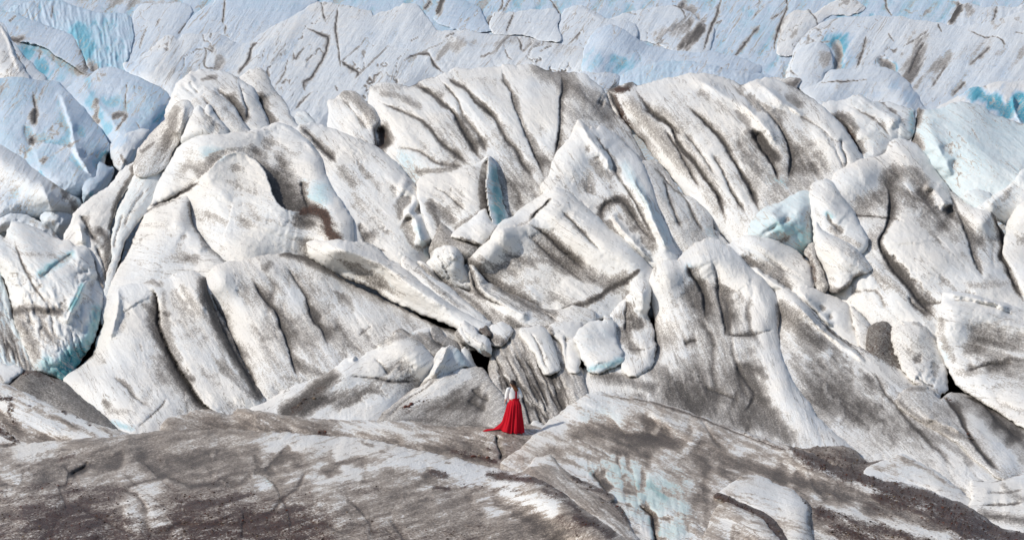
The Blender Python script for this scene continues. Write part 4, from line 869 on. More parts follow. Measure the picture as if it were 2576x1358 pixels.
ice('ice_block', 'big white topped ice block standing at the right edge of the slope', 'ice block', outline='T6 1845 1200 1860 1020 1885 880 1900 838 2000 835 2100 858 2250 890 2400 945 2500 970 2750 1000 2750 1950 2483 1840 2300 1720 2150 1630 2040 1570 1960 1480 1900 1340',
    base={**M, 'dirt': .2}, A2=1.3, W=80, ang=15, feats=[('r', 'T6 1900 845 2050 870 2250 920 2400 980', .4, 8, 12), ('c', 'T6 1900 890 2100 910 2300 970 2450 1040', .4, 6, 14, .35, 5, 14), ('d', 'T6 1880 1050 1900 1200 1970 1340', 18, .75), ('d', 'T6 1920 1050 2100 1000 2300 1050', 40, .35), ('w', 'T6 2050 1180 2200 1250 2400 1300', 60, .7), ('c', 'B3 2050 130 2200 90 2400 70', .4, 6, 10, .5, 8, 10), ('d', 'B3 2000 150 2150 140 2300 100', 20, .5), ('b', 'T6 1890 1200 1920 1320', 12, .3), ('d', 'B3 2380 40 2483 60', 14, .7), ('w', 'T6 1900 845 2300 930', 9, .9)])
# lower left paws
ice('ice_boulder', 'small rounded boulder of white ice wedged left of the ribbed wedge', 'ice boulder', outline='T5 580 690 620 640 650 560 690 520 780 500 850 530 890 590 910 660 950 720 970 800 940 840 880 830 800 830 720 760 650 740', base={**M, 'dirt': .16, 'fac': .16}, A2=.7, W=50, jag=1.5, feats=[('d', 'T5 620 670 720 740 800 810', 16, .8), ('d', 'T5 610 620 650 560', 12, .5), ('h', 'T5 920 770', 12, .5), ('c', 'T5 880 800 900 770 950 760', .3, 6, 6, .1, 5, 5)])
ice('ice_slope', 'dirty fluted ice ramp running down right under the ribbed wedge', 'ice slope', outline='T5 560 640 640 650 720 740 800 800 880 820 940 830 930 700 920 640 980 660 1080 780 1250 860 1400 930 1500 970 1620 960 1700 940 1850 1000 1800 1150 1600 1250 1200 1220 1000 1120 800 920',
    base={**M, 'dirt': .28}, ang=32, feats=[('d', 'T5 600 670 720 740 850 840 940 900 1030 980 1080 1050', 14, .85), ('c', 'T5 920 640 960 740 980 820 1060 900 1200 950', .6, 10, 10, .9, 10, 10), ('d', 'T5 950 700 980 840 1040 900', 14, 1), ('d', 'T5 1120 810 1250 880 1400 960 1550 1010', 14, .85), ('c', 'T5 1120 810 1300 910 1480 1000 1600 1080', .5, 10, 14, .5, 8, 10), ('d', 'T5 1220 1040 1290 1100', 18, .95), ('d', 'T5 1060 1100 1250 1120 1500 1095', 9, .8), ('r', 'T5 970 780 1080 870 1250 970 1400 1030', .3, 8, 14), ('w', 'T5 1050 900 1200 980 1350 1040', 18, .6)])
ice('ice_ridge', 'narrow white ice finger with a sharp tip left of the small boulder', 'ice finger', outline='T5 430 660 445 595 465 585 500 600 560 640 640 720 760 790 870 880 960 950 1060 1030 1090 1060 1040 1130 900 1110 750 1000 600 860 500 760', base={**M, 'dirt': .12}, ang=34, feats=[('d', 'T5 560 690 700 830 860 960', 10, .5), ('d', 'T5 445 620 470 590', 7, .5), ('c', 'T5 600 720 800 880 960 990', .3, 8, 12, .3, 6, 8)])
ice('ice_ridge', 'long white ice ridge sloping down right above the big dirty paw', 'ice ridge', outline='T5 -260 530 -240 475 -150 470 -60 462 0 460 130 475 200 490 250 520 290 550 330 600 390 625 440 650 520 720 620 800 720 880 830 950 930 1010 1060 1075 1070 1130 950 1150 760 1080 600 1020 440 950 280 860 120 780 -60 700 -200 620',
    base={**M, 'dirt': .08}, ang=32, feats=[('r', 'T5 -150 500 100 560 350 680 600 850 850 1000', .5, 22, 26), ('d', 'T5 -200 540 -60 590 100 670 300 800', 18, .35), ('b', 'T5 200 720 360 830', 20, .2), ('w', 'T5 0 520 300 650 600 850', 26, .7), ('c', 'T5 300 620 500 770 700 920', .2, 8, 12, .25, 6, 8)])
ice('ice_ridge', 'large dirty ice paw split by black furrows at lower left of centre', 'ice ridge', outline='T4 1450 820 1500 745 1510 720 1520 680 1560 640 1640 625 1720 615 1800 600 1860 585 1950 570 2060 560 2180 580 2300 625 2420 700 2560 790 T5 250 860 400 940 560 1020 700 1090 840 1140 860 1250 760 1358 500 1500 300 1550 100 1560 -200 1600 -560 1650 -700 1500 -850 1200 -960 1000',
    base={**M, 'dirt': .27}, A2=1.3, W=90, ang=56, feats=[('d', 'T4 1930 670 1960 640', 17, .85), ('c', 'T4 2080 650 2150 760 2230 900 2280 1050 2340 1120 2400 1250', .5, 14, 8, .5, 12, 8), ('d', 'T4 2250 1000 2320 1090', 14, .8), ('c', 'T4 1830 740 1900 870 1960 940 2010 1000 2040 1100 2080 1200 2130 1350 B1 2170 200', .6, 16, 8, .75, 16, 7), ('d', 'T4 1830 1090 1910 1190', 18, .6), ('d', 'T4 1940 920 2010 1010', 14, .7),
    ('d', 'T4 2050 565 2200 590 2330 650 2450 730 T5 100 750 250 850 400 920 560 1000 700 1075 820 1120', 15, 1.35), ('d', 'T5 0 760 150 840 300 920', 34, .5), ('d', 'T4 2300 700 2483 800 T5 100 900', 40, .4), ('c', 'T5 120 1160 220 1080', .2, 4, 5, .6, 4, 4), ('w', 'T4 1600 760 1720 950 1800 1150', 36, .45), ('w', 'T4 2150 850 2200 1050', 22, .5), ('w', 'T5 -50 900 100 1050', 50, .35), ('d', 'B1 2150 60 2250 120 2350 160', 26, .75), ('d', 'B1 2050 180 2200 200', 20, .5), ('c', 'T4 1520 760 1560 900 1650 1080 1720 1250 1800 1400 B1 1920 340', .4, 9, 9, .5, 9, 6)])
ice('ice_ridge', 'white ice paw with a knobbly furrow and black right side at the lower left', 'ice ridge', outline='B1 460 210 490 140 560 110 620 60 680 0 T4 700 1180 740 1080 760 980 800 880 860 800 910 785 1040 770 1160 755 1240 740 1270 710 1380 692 1460 710 1500 750 1520 850 1570 960 1640 1080 1700 1200 1760 1340 B1 1850 200 1925 345 1850 420 1700 460 1450 520 1200 590 1000 620 900 580 750 480 600 350',
    base={**M, 'dirt': .14}, A2=1.5, W=90, ang=56, feats=[('s', 'T4 1060 790 1130 860 1160 1010 1160 1090 1210 1210 1270 1340 B1 1330 150 1400 260 1480 370 1600 450', -.5, 40), ('c', 'T4 1100 840 1140 890 1160 1010 1165 1090 1210 1210 1270 1340 B1 1330 150 1400 260 1480 370 1580 430', .7, 8, 16, .9, 6, 22), ('d', 'T4 1180 850 1200 1000 1240 1180 1310 1330', 16, .5), ('d', 'T4 1200 990 1220 1010', 12, 1), ('d', 'B1 1340 180 1400 190', 14, 1),
    ('d', 'T4 1490 760 1520 900 1570 1050 1640 1180 1700 1300 B1 1800 150 1880 300', 20, 1.5), ('c', 'T4 1490 740 1530 900 1610 1090 1700 1280 B1 1900 330', .8, 20, 6), ('d', 'T4 1320 800 1430 950 1560 1120 B1 1650 80 1750 200', 18, .55), ('d', 'B1 1620 60 1700 180 1850 320', 26, .5), ('d', 'B1 780 140 860 190 930 240 960 330 980 360', 12, .75), ('d', 'B1 760 350 790 380', 11, .9), ('c', 'B1 800 160 900 220 980 320 1100 400', .4, 10, 14, .5, 8, 10), ('d', 'B1 820 420 980 440', 20, .45), ('b', 'B1 820 500 960 550', 10, .5), ('d', 'T4 880 890 1000 910 1130 1000', 14, .5), ('r', 'T4 860 800 860 950 800 1200', .5, 12, 20), ('w', 'T4 900 1050 950 1200 B1 700 150 900 120 1100 300', 60, .9), ('d', 'T4 1050 760 1160 790', 16, .6), ('c', 'B1 1220 310 1150 410 980 560', .25, 5, 7, .35, 4, 5)]
    + [('k', 'T4 %d %d' % xy, 7, .16) for xy in ((1190, 1060), (1210, 1110), (1225, 1160), (1240, 1210), (1265, 1250), (1280, 1300), (1180, 960), (1200, 1170))] + [('k', 'B1 %d %d' % xy, 7, .16) for xy in ((1310, 60), (1340, 110), (1390, 170), (1430, 290), (1470, 330), (1520, 370), (1570, 400), (1400, 230))])
ice('gravel_mound', 'dark gravel covered mound at the left below the teal serac', 'gravel mound', outline='B1 40 260 60 220 110 175 160 130 250 128 370 170 470 210 560 290 650 360 730 430 800 500 860 560 860 640 500 600 100 400', base={**M, 'dirt': .72, 'soil': .12}, A2=1.2, W=50, feats=[('o', 'B1 130 150 250 140 400 190', 14, .7), ('d', 'B1 520 290 700 440 820 540', 13, 1), ('w', 'B1 350 350 450 430', 24, .3)])
ice('ice_lump', 'clean white ice lump at the left edge beside the gravel mound', 'ice lump', outline='B1 -160 90 0 65 60 90 110 85 165 128 100 190 40 235 -160 300', base={**M, 'dirt': .03}, feats=[('d', 'B1 0 160 30 220', 10, .5)])

# rocky dirty wall behind the person
ice('ice_pillar', 'white ended ice ribs hanging left of the tall speckled buttress', 'ice rib', outline='T5 1930 1080 1950 1010 2020 920 2090 850 2120 760 2160 735 2220 745 2258 820 2255 940 2240 1000 2262 1100 2300 1230 2290 1300 2250 1420 2100 1460 1980 1300', base={**M, 'dirt': .2, 'fac': .18}, A2=.6, jag=1.5, ang=75, feats=[('k', 'T5 2190 850 2200 950', 24, .5), ('w', 'T5 2190 780 2190 950', 22, .8), ('c', 'T5 2080 880 2060 1000 2080 1150', .5, 10, 10, .35, 8, 8), ('b', 'T5 2020 1120 2060 1180', 14, .5), ('k', 'T5 2180 1180 2240 1250', 30, .4), ('c', 'T5 2080 1270 2180 1260 2280 1240', .3, 5, 8, .4, 5, 6), ('d', 'T5 2000 1020 2100 1040', 16, .5), ('d', 'T5 2290 1150 2300 1300', 10, .7)])
ice('ice_wall', 'streaky dirt lined ice wall with diagonal furrows behind the red dress', 'ice wall', outline='T5 820 1300 850 1200 900 1150 1000 1190 1080 1230 1130 1190 1240 1125 1370 1090 1480 1100 1530 1150 1650 1250 1720 1358 B2 1760 150 1800 330 1700 420 1600 500 1480 540 1330 600 1200 640 1080 400 1060 150 1060 -30',
    base={**M, 'dirt': .42}, A2=1.0, W=70, ang=62, flute=.15, fang=62, feats=[('c', 'B2 %d %d %d %d %d %d' % (x, y, x + 90, y + 170, x + 190, y + 400 + (x % 7) * 20), .25 + (x % 11) * .03, 5, 8, .75, 6, 9) for x, y in ((1095, 0), (1180, 0), (1260, 0), (1330, 30), (1400, 40), (1460, 60), (1530, 80), (1230, 160), (1310, 200), (1150, 120), (1390, 220))]
    + [('d', 'B2 1130 20 1180 130 1200 240', 14, .5), ('d', 'B2 1500 100 1580 200 1640 330', 22, .7), ('c', 'B2 1150 60 1155 180 1180 290', .4, 8, 10, .5, 6, 8), ('h', 'B2 1600 300 1610 420', 20, .8), ('d', 'B2 1600 260 1610 420', 16, .9), ('b', 'B2 1570 350 1590 450', 12, .4)])
ice('ice_slab', 'pale tilted ice slab with rough base just above the streaky wall', 'ice slab', outline='T5 1290 1140 1350 1100 1440 1085 1490 1110 1530 1180 1560 1280 1600 1400 1480 1440 1400 1300', base={**M, 'dirt': .2}, ang=62, feats=[('c', 'T5 1380 1130 1440 1250 1500 1400', .4, 8, 10, .5, 6, 8)])
ice('ice_pillar', 'bulging white ice pillar left of the round blue bulb', 'ice pillar', outline='T5 1490 1150 1510 1110 1550 1068 1680 1058 1750 1075 1760 1200 1740 1300 1730 1420 B2 1690 150 1650 130 1620 40 1580 -80', base={**M, 'dirt': .12}, feats=[('d', 'T5 1520 1120 1560 1250 1590 1358', 12, .8), ('c', 'T5 1620 1150 1640 1280 1650 1400', .5, 12, 12, .2, 8, 8), ('b', 'T5 1570 1180', 14, .3), ('k', 'B2 1660 60', 26, .5)])
ice('ice_bulb', 'round blue white ice bulb hanging over the dirty ledge', 'ice bulb', outline='T5 1700 1160 1740 1100 1830 1062 1890 1045 1910 1015 1950 1030 1990 1080 2010 1200 2060 1320 2070 1370 B2 2045 80 1970 110 1900 148 1830 142 1780 100 1735 40 1705 -60', base={**M, 'dirt': .05, 'blue': .12, 'fac': .16}, A2=.9, W=50, jag=1.5, feats=[('b', 'B2 1800 110 1950 90 2040 50', 12, .6), ('d', 'T5 1890 1040 1960 1040', 10, .4), ('k', 'T5 1830 1150', 40, .3)])
ice('ice_slab', 'thin broken ice plates with dirty tops lying above the icy triangle', 'ice plate', outline='T5 380 1150 440 1105 490 1140 560 1120 640 1088 700 1100 760 1160 830 1200 870 1280 850 1400 700 1340 560 1250', base={**M, 'dirt': .5}, feats=[('d', 'T5 390 1150 440 1110 490 1150', 14, .9), ('b', 'T5 520 1160 620 1190', 9, .4), ('c', 'T5 640 1100 660 1180 750 1240', .5, 6, 8, .7, 6, 9), ('w', 'T5 520 1130 640 1110', 9, .8), ('d', 'T5 650 1200 800 1260', 14, 1)])
ice('ice_lump', 'dirty grey and white ice lump with a dark boulder stuck to its left', 'ice lump', outline='T5 1060 1140 1080 1080 1130 1070 1180 1058 1240 1100 1250 1150 1210 1200 1160 1240 1080 1220', base={**M, 'dirt': .3}, feats=[('d', 'T5 1080 1180 1180 1200', 16, .9), ('w', 'T5 1120 1090 1210 1090', 12, .7)])
ice('boulder', 'dark brown boulder perched on the ice left of the grey lump', 'boulder', outline='T5 1005 1110 1015 1085 1050 1074 1085 1090 1105 1130 1070 1175 1030 1155', base={**M, 'dirt': .9, 'soil': .5}, A=.25, w=8, A2=.3, W=25, jag=2.2)
ice('ice_wedge', 'white ice wedge leaning right with a crumbling lower edge', 'ice wedge', outline='T5 830 1150 870 1085 890 1052 950 1088 1020 1150 1080 1190 1098 1260 1085 1312 1010 1290 940 1230 870 1220', base={**M, 'dirt': .1}, A2=.7, W=40, feats=[('d', 'T5 840 1130 880 1200 930 1250', 9, .8), ('c', 'T5 870 1090 920 1180 960 1240', .3, 6, 6, .3, 5, 5), ('b', 'T5 1000 1270 1080 1290', 8, .4), ('d', 'T5 1030 1280 1080 1310', 6, .8)])
ice('ice_ridge', 'low dirty ice ridge with a black triangular patch below the big paw', 'ice ridge', outline='B1 1780 430 1820 400 1950 340 2130 240 2300 180 2420 110 2560 20 T5 120 1330 250 1250 350 1180 400 1140 520 1180 620 1260 700 1358 B2 760 60 600 230 450 380 330 500 100 560 -300 560 -600 520',
    base={**M, 'dirt': .17}, ang=-28, A2=1.1, W=60, feats=[('o', 'B1 2100 420 2200 360 2320 260 2420 170', 8, .3), ('d', 'B1 2080 430 2180 370 2300 270 2430 160', 26, 1.5), ('d', 'B1 2200 430 2330 330', 22, 1.3), ('o', 'B1 2120 420 2250 330 2350 250', 12, .5), ('d', 'T5 300 1220 420 1160 560 1200', 26, .55), ('c', 'B2 30 165 200 180 380 205 560 200', .3, 4, 7, .6, 3, 5), ('c', 'B2 240 30 290 90 350 160', .4, 10, 12, .3, 8, 10), ('d', 'B2 300 60 480 130', 44, .4), ('w', 'B2 60 100 180 80 150 300 60 400', 50, .8), ('r', 'T5 40 1350 180 1270 330 1190', .4, 8, 10), ('w', 'B1 1850 420 2000 350', 12, .9)])
ice('ice_shard', 'narrow white shard standing behind the clean snow white peak', 'ice shard', outline='T5 860 1290 870 1258 900 1245 950 1300 975 1370 B2 980 100 900 130', base={**M, 'dirt': .03})
ice('ice_peak', 'clean snow white ice peak just left of the person', 'ice peak', outline='B2 540 280 570 230 600 190 640 120 670 40 720 -40 T5 755 1240 785 1224 830 1238 880 1300 910 1340 935 1395 B2 900 100 830 150 720 200 620 270 560 310', base={**M, 'dirt': .0, 'blue': .08, 'cav': .3}, ang=-50, feats=[('b', 'B2 850 0 880 60', 18, .35), ('r', 'B2 780 -80 740 40 650 180', .4, 10, 14), ('d', 'B2 560 240 640 190 720 130', 6, .4)])
ice('gravel_fan', 'dark gritty fan of ice and gravel just left of the red dress', 'gravel bank', outline='B2 240 520 270 480 330 400 400 350 470 290 560 250 650 195 730 140 780 150 830 120 900 105 1000 95 1050 130 1100 200 1160 290 1200 360 1210 470 1180 640 800 660 400 600',
    base={**M, 'dirt': .42}, ang=-30, feats=[('o', 'B2 460 400 560 360 640 320', 12, .8), ('o', 'B2 640 410 780 380', 10, .5), ('d', 'B2 480 430 620 390 800 400 1000 420', 24, .7), ('d', 'B2 350 520 600 480 800 520 1050 540', 24, .75), ('w', 'B2 600 300 750 250 900 230', 40, .55), ('c', 'B2 330 480 450 350 600 260 720 160', .5, 8, 8, .7, 7, 7), ('d', 'B2 720 130 790 110 800 140', 12, .8), ('d', 'B2 930 360 1000 400 1100 370', 26, .6), ('c', 'B2 950 260 1000 310 1080 350', .4, 8, 8, .7, 6, 8), ('d', 'B2 260 480 300 440', 10, .9), ('c', 'B2 920 340 980 380 1050 420', .4, 8, 8, .5, 8, 8), ('w', 'B2 860 130 900 160', 14, .8)])
ice('ice_chip', 'small bright ice chip at the foot of the wall right of the dress', 'ice chip', outline='B2 1370 560 1378 500 1400 484 1440 500 1475 530 1470 570', base={**M, 'dirt': .05}, A=.2, w=10, A2=.2, W=20)

# ================================================================ front of the glacier
F = dict(grp='f', ang=18, dirt=.50, fold=.2, fac=.07, mat='front')
ice('ice_ledge', 'grey white ice ledge strewn with reddish gravel at the left edge', 'ice ledge', outline='B1 -160 190 0 208 80 240 150 262 230 300 300 330 450 400 600 480 750 530 900 562 950 600 860 690 500 720 -160 760', base={**F, 'dirt': .24, 'ang': 25}, feats=[
    ('o', 'B1 10 330 70 330', 12, .9), ('o', 'B1 70 390 70 440 120 510', 12, .9), ('o', 'B1 0 560 120 640', 14, .8), ('o', 'B1 0 500 80 600', 16, .6), ('d', 'B1 250 400 400 470 600 560 700 600', 12, .7), ('o', 'B1 470 435 480 445', 7, .8), ('o', 'B1 560 465 575 470', 7, 1), ('o', 'B1 630 510 650 520', 7, .8), ('o', 'B1 205 375 215 385', 6, .8), ('d', 'B1 80 390 250 420', 16, .5), ('d', 'B1 -20 680 100 660', 8, .9), ('w', 'B1 150 450 350 540', 26, .6)])
ledge = ice('ground', 'dirty level ice ledge that the person in red stands on', None, outline='B1 1140 640 1165 560 1175 520 1210 470 1290 455 1370 440 1390 415 1480 408 1600 430 1700 440 1715 415 1800 405 2000 430 2200 460 2483 480 B2 130 475 200 490 300 488 500 490 700 520 1000 535 1130 540 1330 522 1470 545 1560 640 1400 760 1250 860 900 860 300 760',
    base={**F, 'grp': 'f'}, kind='structure', A=.3, w=14, A2=.1, W=60, rough=.35, feats=[('d', 'B1 1180 530 1400 460 1600 450 1750 480', 26, .55), ('d', 'B1 1700 470 1900 540 2200 580', 16, .8), ('d', 'B2 350 500 600 530 900 545 1150 555 1400 540', 14, .75), ('d', 'B2 1250 570 1400 560', 16, .6), ('o', 'B2 800 712 900 720', 9, .9), ('o', 'B2 900 745 1000 755 1120 785', 9, .9), ('c', 'B2 1135 590 1130 660 1155 730 1150 790', 1.0, 8, 6, .4, 5, 5), ('b', 'B2 1125 610 1130 680', 9, .6), ('w', 'B2 50 510 400 560 700 620', 26, .5), ('d', 'B2 600 640 900 660 1100 700', 16, .4), ('o', 'B1 2330 580 2370 582', 6, 1), ('r', 'B1 1720 425 1900 430 2200 475', .15, 8, 12), ('o', 'B2 1060 690 1080 700', 6, .8)])
ice('gravel_mound', 'reddish brown gravel mound on the long right-hand slope', 'gravel mound', outline='B3 820 700 900 695 1000 673 1150 670 1220 690 1300 750 1350 790 1440 770 1500 830 1600 930 1560 1000 1200 930', base={**F, 'dirt': .7, 'soil': .55}, feats=[('w', 'B3 1300 790', 14, .6)])
ice('ice_mound', 'small smooth pale ice mound at the lower right below the slope', 'ice mound', outline='B3 1320 880 1420 790 1540 752 1590 722 1680 770 1800 840 1900 890 1960 950 2060 1030 2120 1090 2060 1180 1800 1080 1500 1000', base={**F, 'dirt': .2, 'blue': .06}, feats=[('d', 'B3 1600 760 1750 840 1900 930', 14, .65), ('d', 'B3 1360 850 1480 830 1560 900', 16, .4), ('w', 'B3 1750 920 1900 1000', 24, .6)])
ice('snow_block', 'crusty white snow block with dark layers at the lower right edge', 'snow block', outline='B3 2080 1130 2095 1060 2098 930 2120 912 2250 932 2340 905 2483 868 2750 820 2750 1450 2483 1420 2300 1330 2150 1200', base={**F, 'dirt': .0, 'cav': .5, 'fold': .0, 'mat': 'near'}, ang=4, feats=[('h', 'B3 2145 1075', 12, .8), ('d', 'B3 2145 1075', 11, .75), ('c', 'B3 2110 920 2250 935 2340 910 2483 875', .2, 4, 5, .6, 3, 4), ('c', 'B3 2200 1020 2350 1010 2483 990', .4, 8, 12, .35, 5, 6), ('c', 'B3 2180 1100 2350 1100 2483 1080', .4, 6, 10, .6, 5, 7), ('d', 'B3 2200 1180 2350 1200 2483 1220', 18, .7), ('d', 'B3 2330 950 2400 1030 2483 1050', 14, .45)])
ice('ice_mound', 'big ice mound with a fluted turquoise cliff and gravelly right flank in front', 'ice mound', outline='B2 1150 810 1300 685 1450 545 1540 470 1600 430 1700 350 1790 300 1845 284 1950 290 2060 300 2200 330 2483 405 B3 0 412 200 480 400 550 560 600 700 640 850 700 950 730 1060 785 1200 835 1400 900 1500 932 1680 950 1800 992 2000 1072 2200 1182 2330 1262 2483 1300 2750 1380 2750 1550 -300 1550 B2 2000 1550 1800 1400 1500 1150 1250 950',
    base={**F, 'dirt': .33, 'ang': 24}, A=.5, A2=1.6, W=130, feats=[
    ('c', 'B2 1850 300 2100 330 2300 370 2483 430 B3 150 480 400 580 600 650 850 740', .3, 6, 10, .9, 5, 9), ('d', 'B3 40 600 130 690 170 850 170 1050 180 1250', 34, .6), ('r', 'B3 -250 420 20 590 130 680', .4, 20, 26),
    ('w', 'B2 1900 800 2200 1000 2350 1150 2300 1350', 80, .75), ('w', 'B2 1500 620 1700 560 1900 450', 60, .5), ('b', 'B2 2000 850 2120 980 2250 1050 2400 1000', 75, .5), ('b', 'B2 2450 900 2500 1200 2400 1300', 40, .45), ('b', 'B2 1900 500 2050 600', 70, .25), ('b', 'B2 2100 970 2250 960 2350 1050', 24, .7), ('c', 'B2 1820 870 1880 940 1940 1020', .9, 10, 10, .3, 8, 8), ('b', 'B2 1820 870 1930 1000', 9, .9), ('c', 'B2 2160 1100 2260 1180 2270 1280 2300 1420', 1.3, 14, 14, .6, 9, 9), ('b', 'B2 2270 1200 2290 1358', 16, .8), ('d', 'B2 2260 480 2350 520 2400 600', 44, .6), ('d', 'B2 1550 500 1700 620 1850 650', 30, .25), ('w', 'B2 1600 500 1800 400 1950 450', 50, .5),
    ('d', 'B3 250 640 600 800 1000 950 1500 1150 2000 1300', 75, .72), ('d', 'B3 1000 1200 1500 1300 2000 1400', 70, .8), ('d', 'B3 300 860 380 920', 28, .95), ('d', 'B3 100 650 250 660 400 690', 12, .7), ('d', 'B3 280 800 500 850 700 920 900 970', 12, .7), ('o', 'B3 300 500 500 590 700 680 880 760', 10, .55), ('o', 'B3 850 720 1000 790 1200 860 1500 960 1800 1060 2000 1130 2200 1240 2483 1340', 34, 1.05), ('o', 'B3 1500 1000 1750 1080 1950 1180 2200 1290 2483 1358', 60, .95), ('o', 'B3 900 800 1200 900 1500 990', 22, .55), ('d', 'B3 550 690 800 790 1000 880 1300 1010 1600 1150', 24, .65), ('o', 'B3 1000 1150 1250 1200 1500 1260 1800 1340', 34, .95), ('o', 'B3 1100 1250 1400 1330', 40, .8), ('o', 'B3 1050 1000 1250 1060 1450 1160', 14, .6), ('w', 'B3 950 1060 1200 1150 1500 1230 1900 1350', 16, .7), ('w', 'B3 350 700 600 780 850 860', 20, .6), ('w', 'B3 900 900 1100 980 1300 1080', 18, .5), ('w', 'B3 1600 950 1700 960', 12, .4), ('r', 'B3 400 560 700 660 1000 780', .25, 8, 14)]
    + [('f', 'B2 1900 900 2100 1000 2200 1200 2350 1200', 75, .1, 84, 60)])
ice('ice_ridge', 'dirty grey ice rim in front of the turquoise cliff', 'ice rim', outline='B2 1250 900 1330 850 1400 770 1450 750 1520 738 1570 790 1640 850 1720 900 1850 960 1940 1010 1990 1060 1900 1100 1700 1050 1450 950', base={**F, 'dirt': .45}, feats=[('d', 'B2 1540 760 1620 850 1700 900', 16, .8), ('o', 'B2 1700 900 1850 980 1960 1040', 14, .9), ('w', 'B2 1400 790 1500 760', 14, .5)])
ice('ice_ridge', 'lower grey ice rim with dark gravel running down to the bottom edge', 'ice rim', outline='B2 1220 960 1340 840 1400 818 1480 812 1560 838 1620 880 1720 960 1850 1020 1960 1075 2050 1140 2100 1250 2200 1400 2240 1550 1800 1550 1500 1200', base={**F, 'dirt': .5}, ang=40, feats=[('o', 'B2 1900 1040 2000 1100 2080 1200', 14, .9), ('d', 'B2 1480 860 1500 920', 20, .75), ('w', 'B2 1900 1250 2000 1350', 24, .5), ('d', 'B2 1950 1150 2060 1250', 20, .8), ('b', 'B2 2230 1180 2250 1358', 20, .5)])
ice('ice_lump', 'white rounded ice knob above the gravel groove at the bottom right', 'ice block', outline='B3 230 1060 260 1005 330 960 400 900 460 875 560 890 680 950 800 985 860 1040 930 1098 945 1130 925 1250 965 1380 1000 1550 680 1550 650 1300 500 1150 350 1090', base={**F, 'dirt': .28}, A2=.8, W=60, feats=[('d', 'B3 300 900 420 900 560 900', 12, .6), ('d', 'B3 730 985 780 990', 10, .8), ('o', 'B3 860 1040 930 1110', 11, 1), ('d', 'B3 920 1130 930 1250 960 1358', 14, .8), ('b', 'B3 620 1100', 14, .4), ('w', 'B3 600 950 760 1080 830 1250', 40, .7), ('k', 'B3 820 1080 860 1280', 40, .5), ('d', 'B3 330 1000 450 960', 24, .4)])
ice('gravel_groove', 'groove packed with brown gravel under the white knob at the bottom', 'gravel bank', outline='B3 225 1040 260 1010 340 1040 450 1090 600 1150 700 1240 770 1350 800 1550 600 1550 520 1250 350 1120', base={**F, 'dirt': .8, 'soil': .9})
ice('ice_mound', 'grey ice hump at the bottom edge below the gravel groove', 'ice mound', outline='B3 180 1250 240 1110 330 1080 420 1120 540 1170 640 1280 720 1380 740 1550 150 1550', base={**F, 'dirt': .38}, feats=[('d', 'B3 370 1260 360 1358', 14, .9), ('w', 'B3 320 1230 340 1300', 14, .8), ('d', 'B3 300 1130 420 1160', 20, .5)])
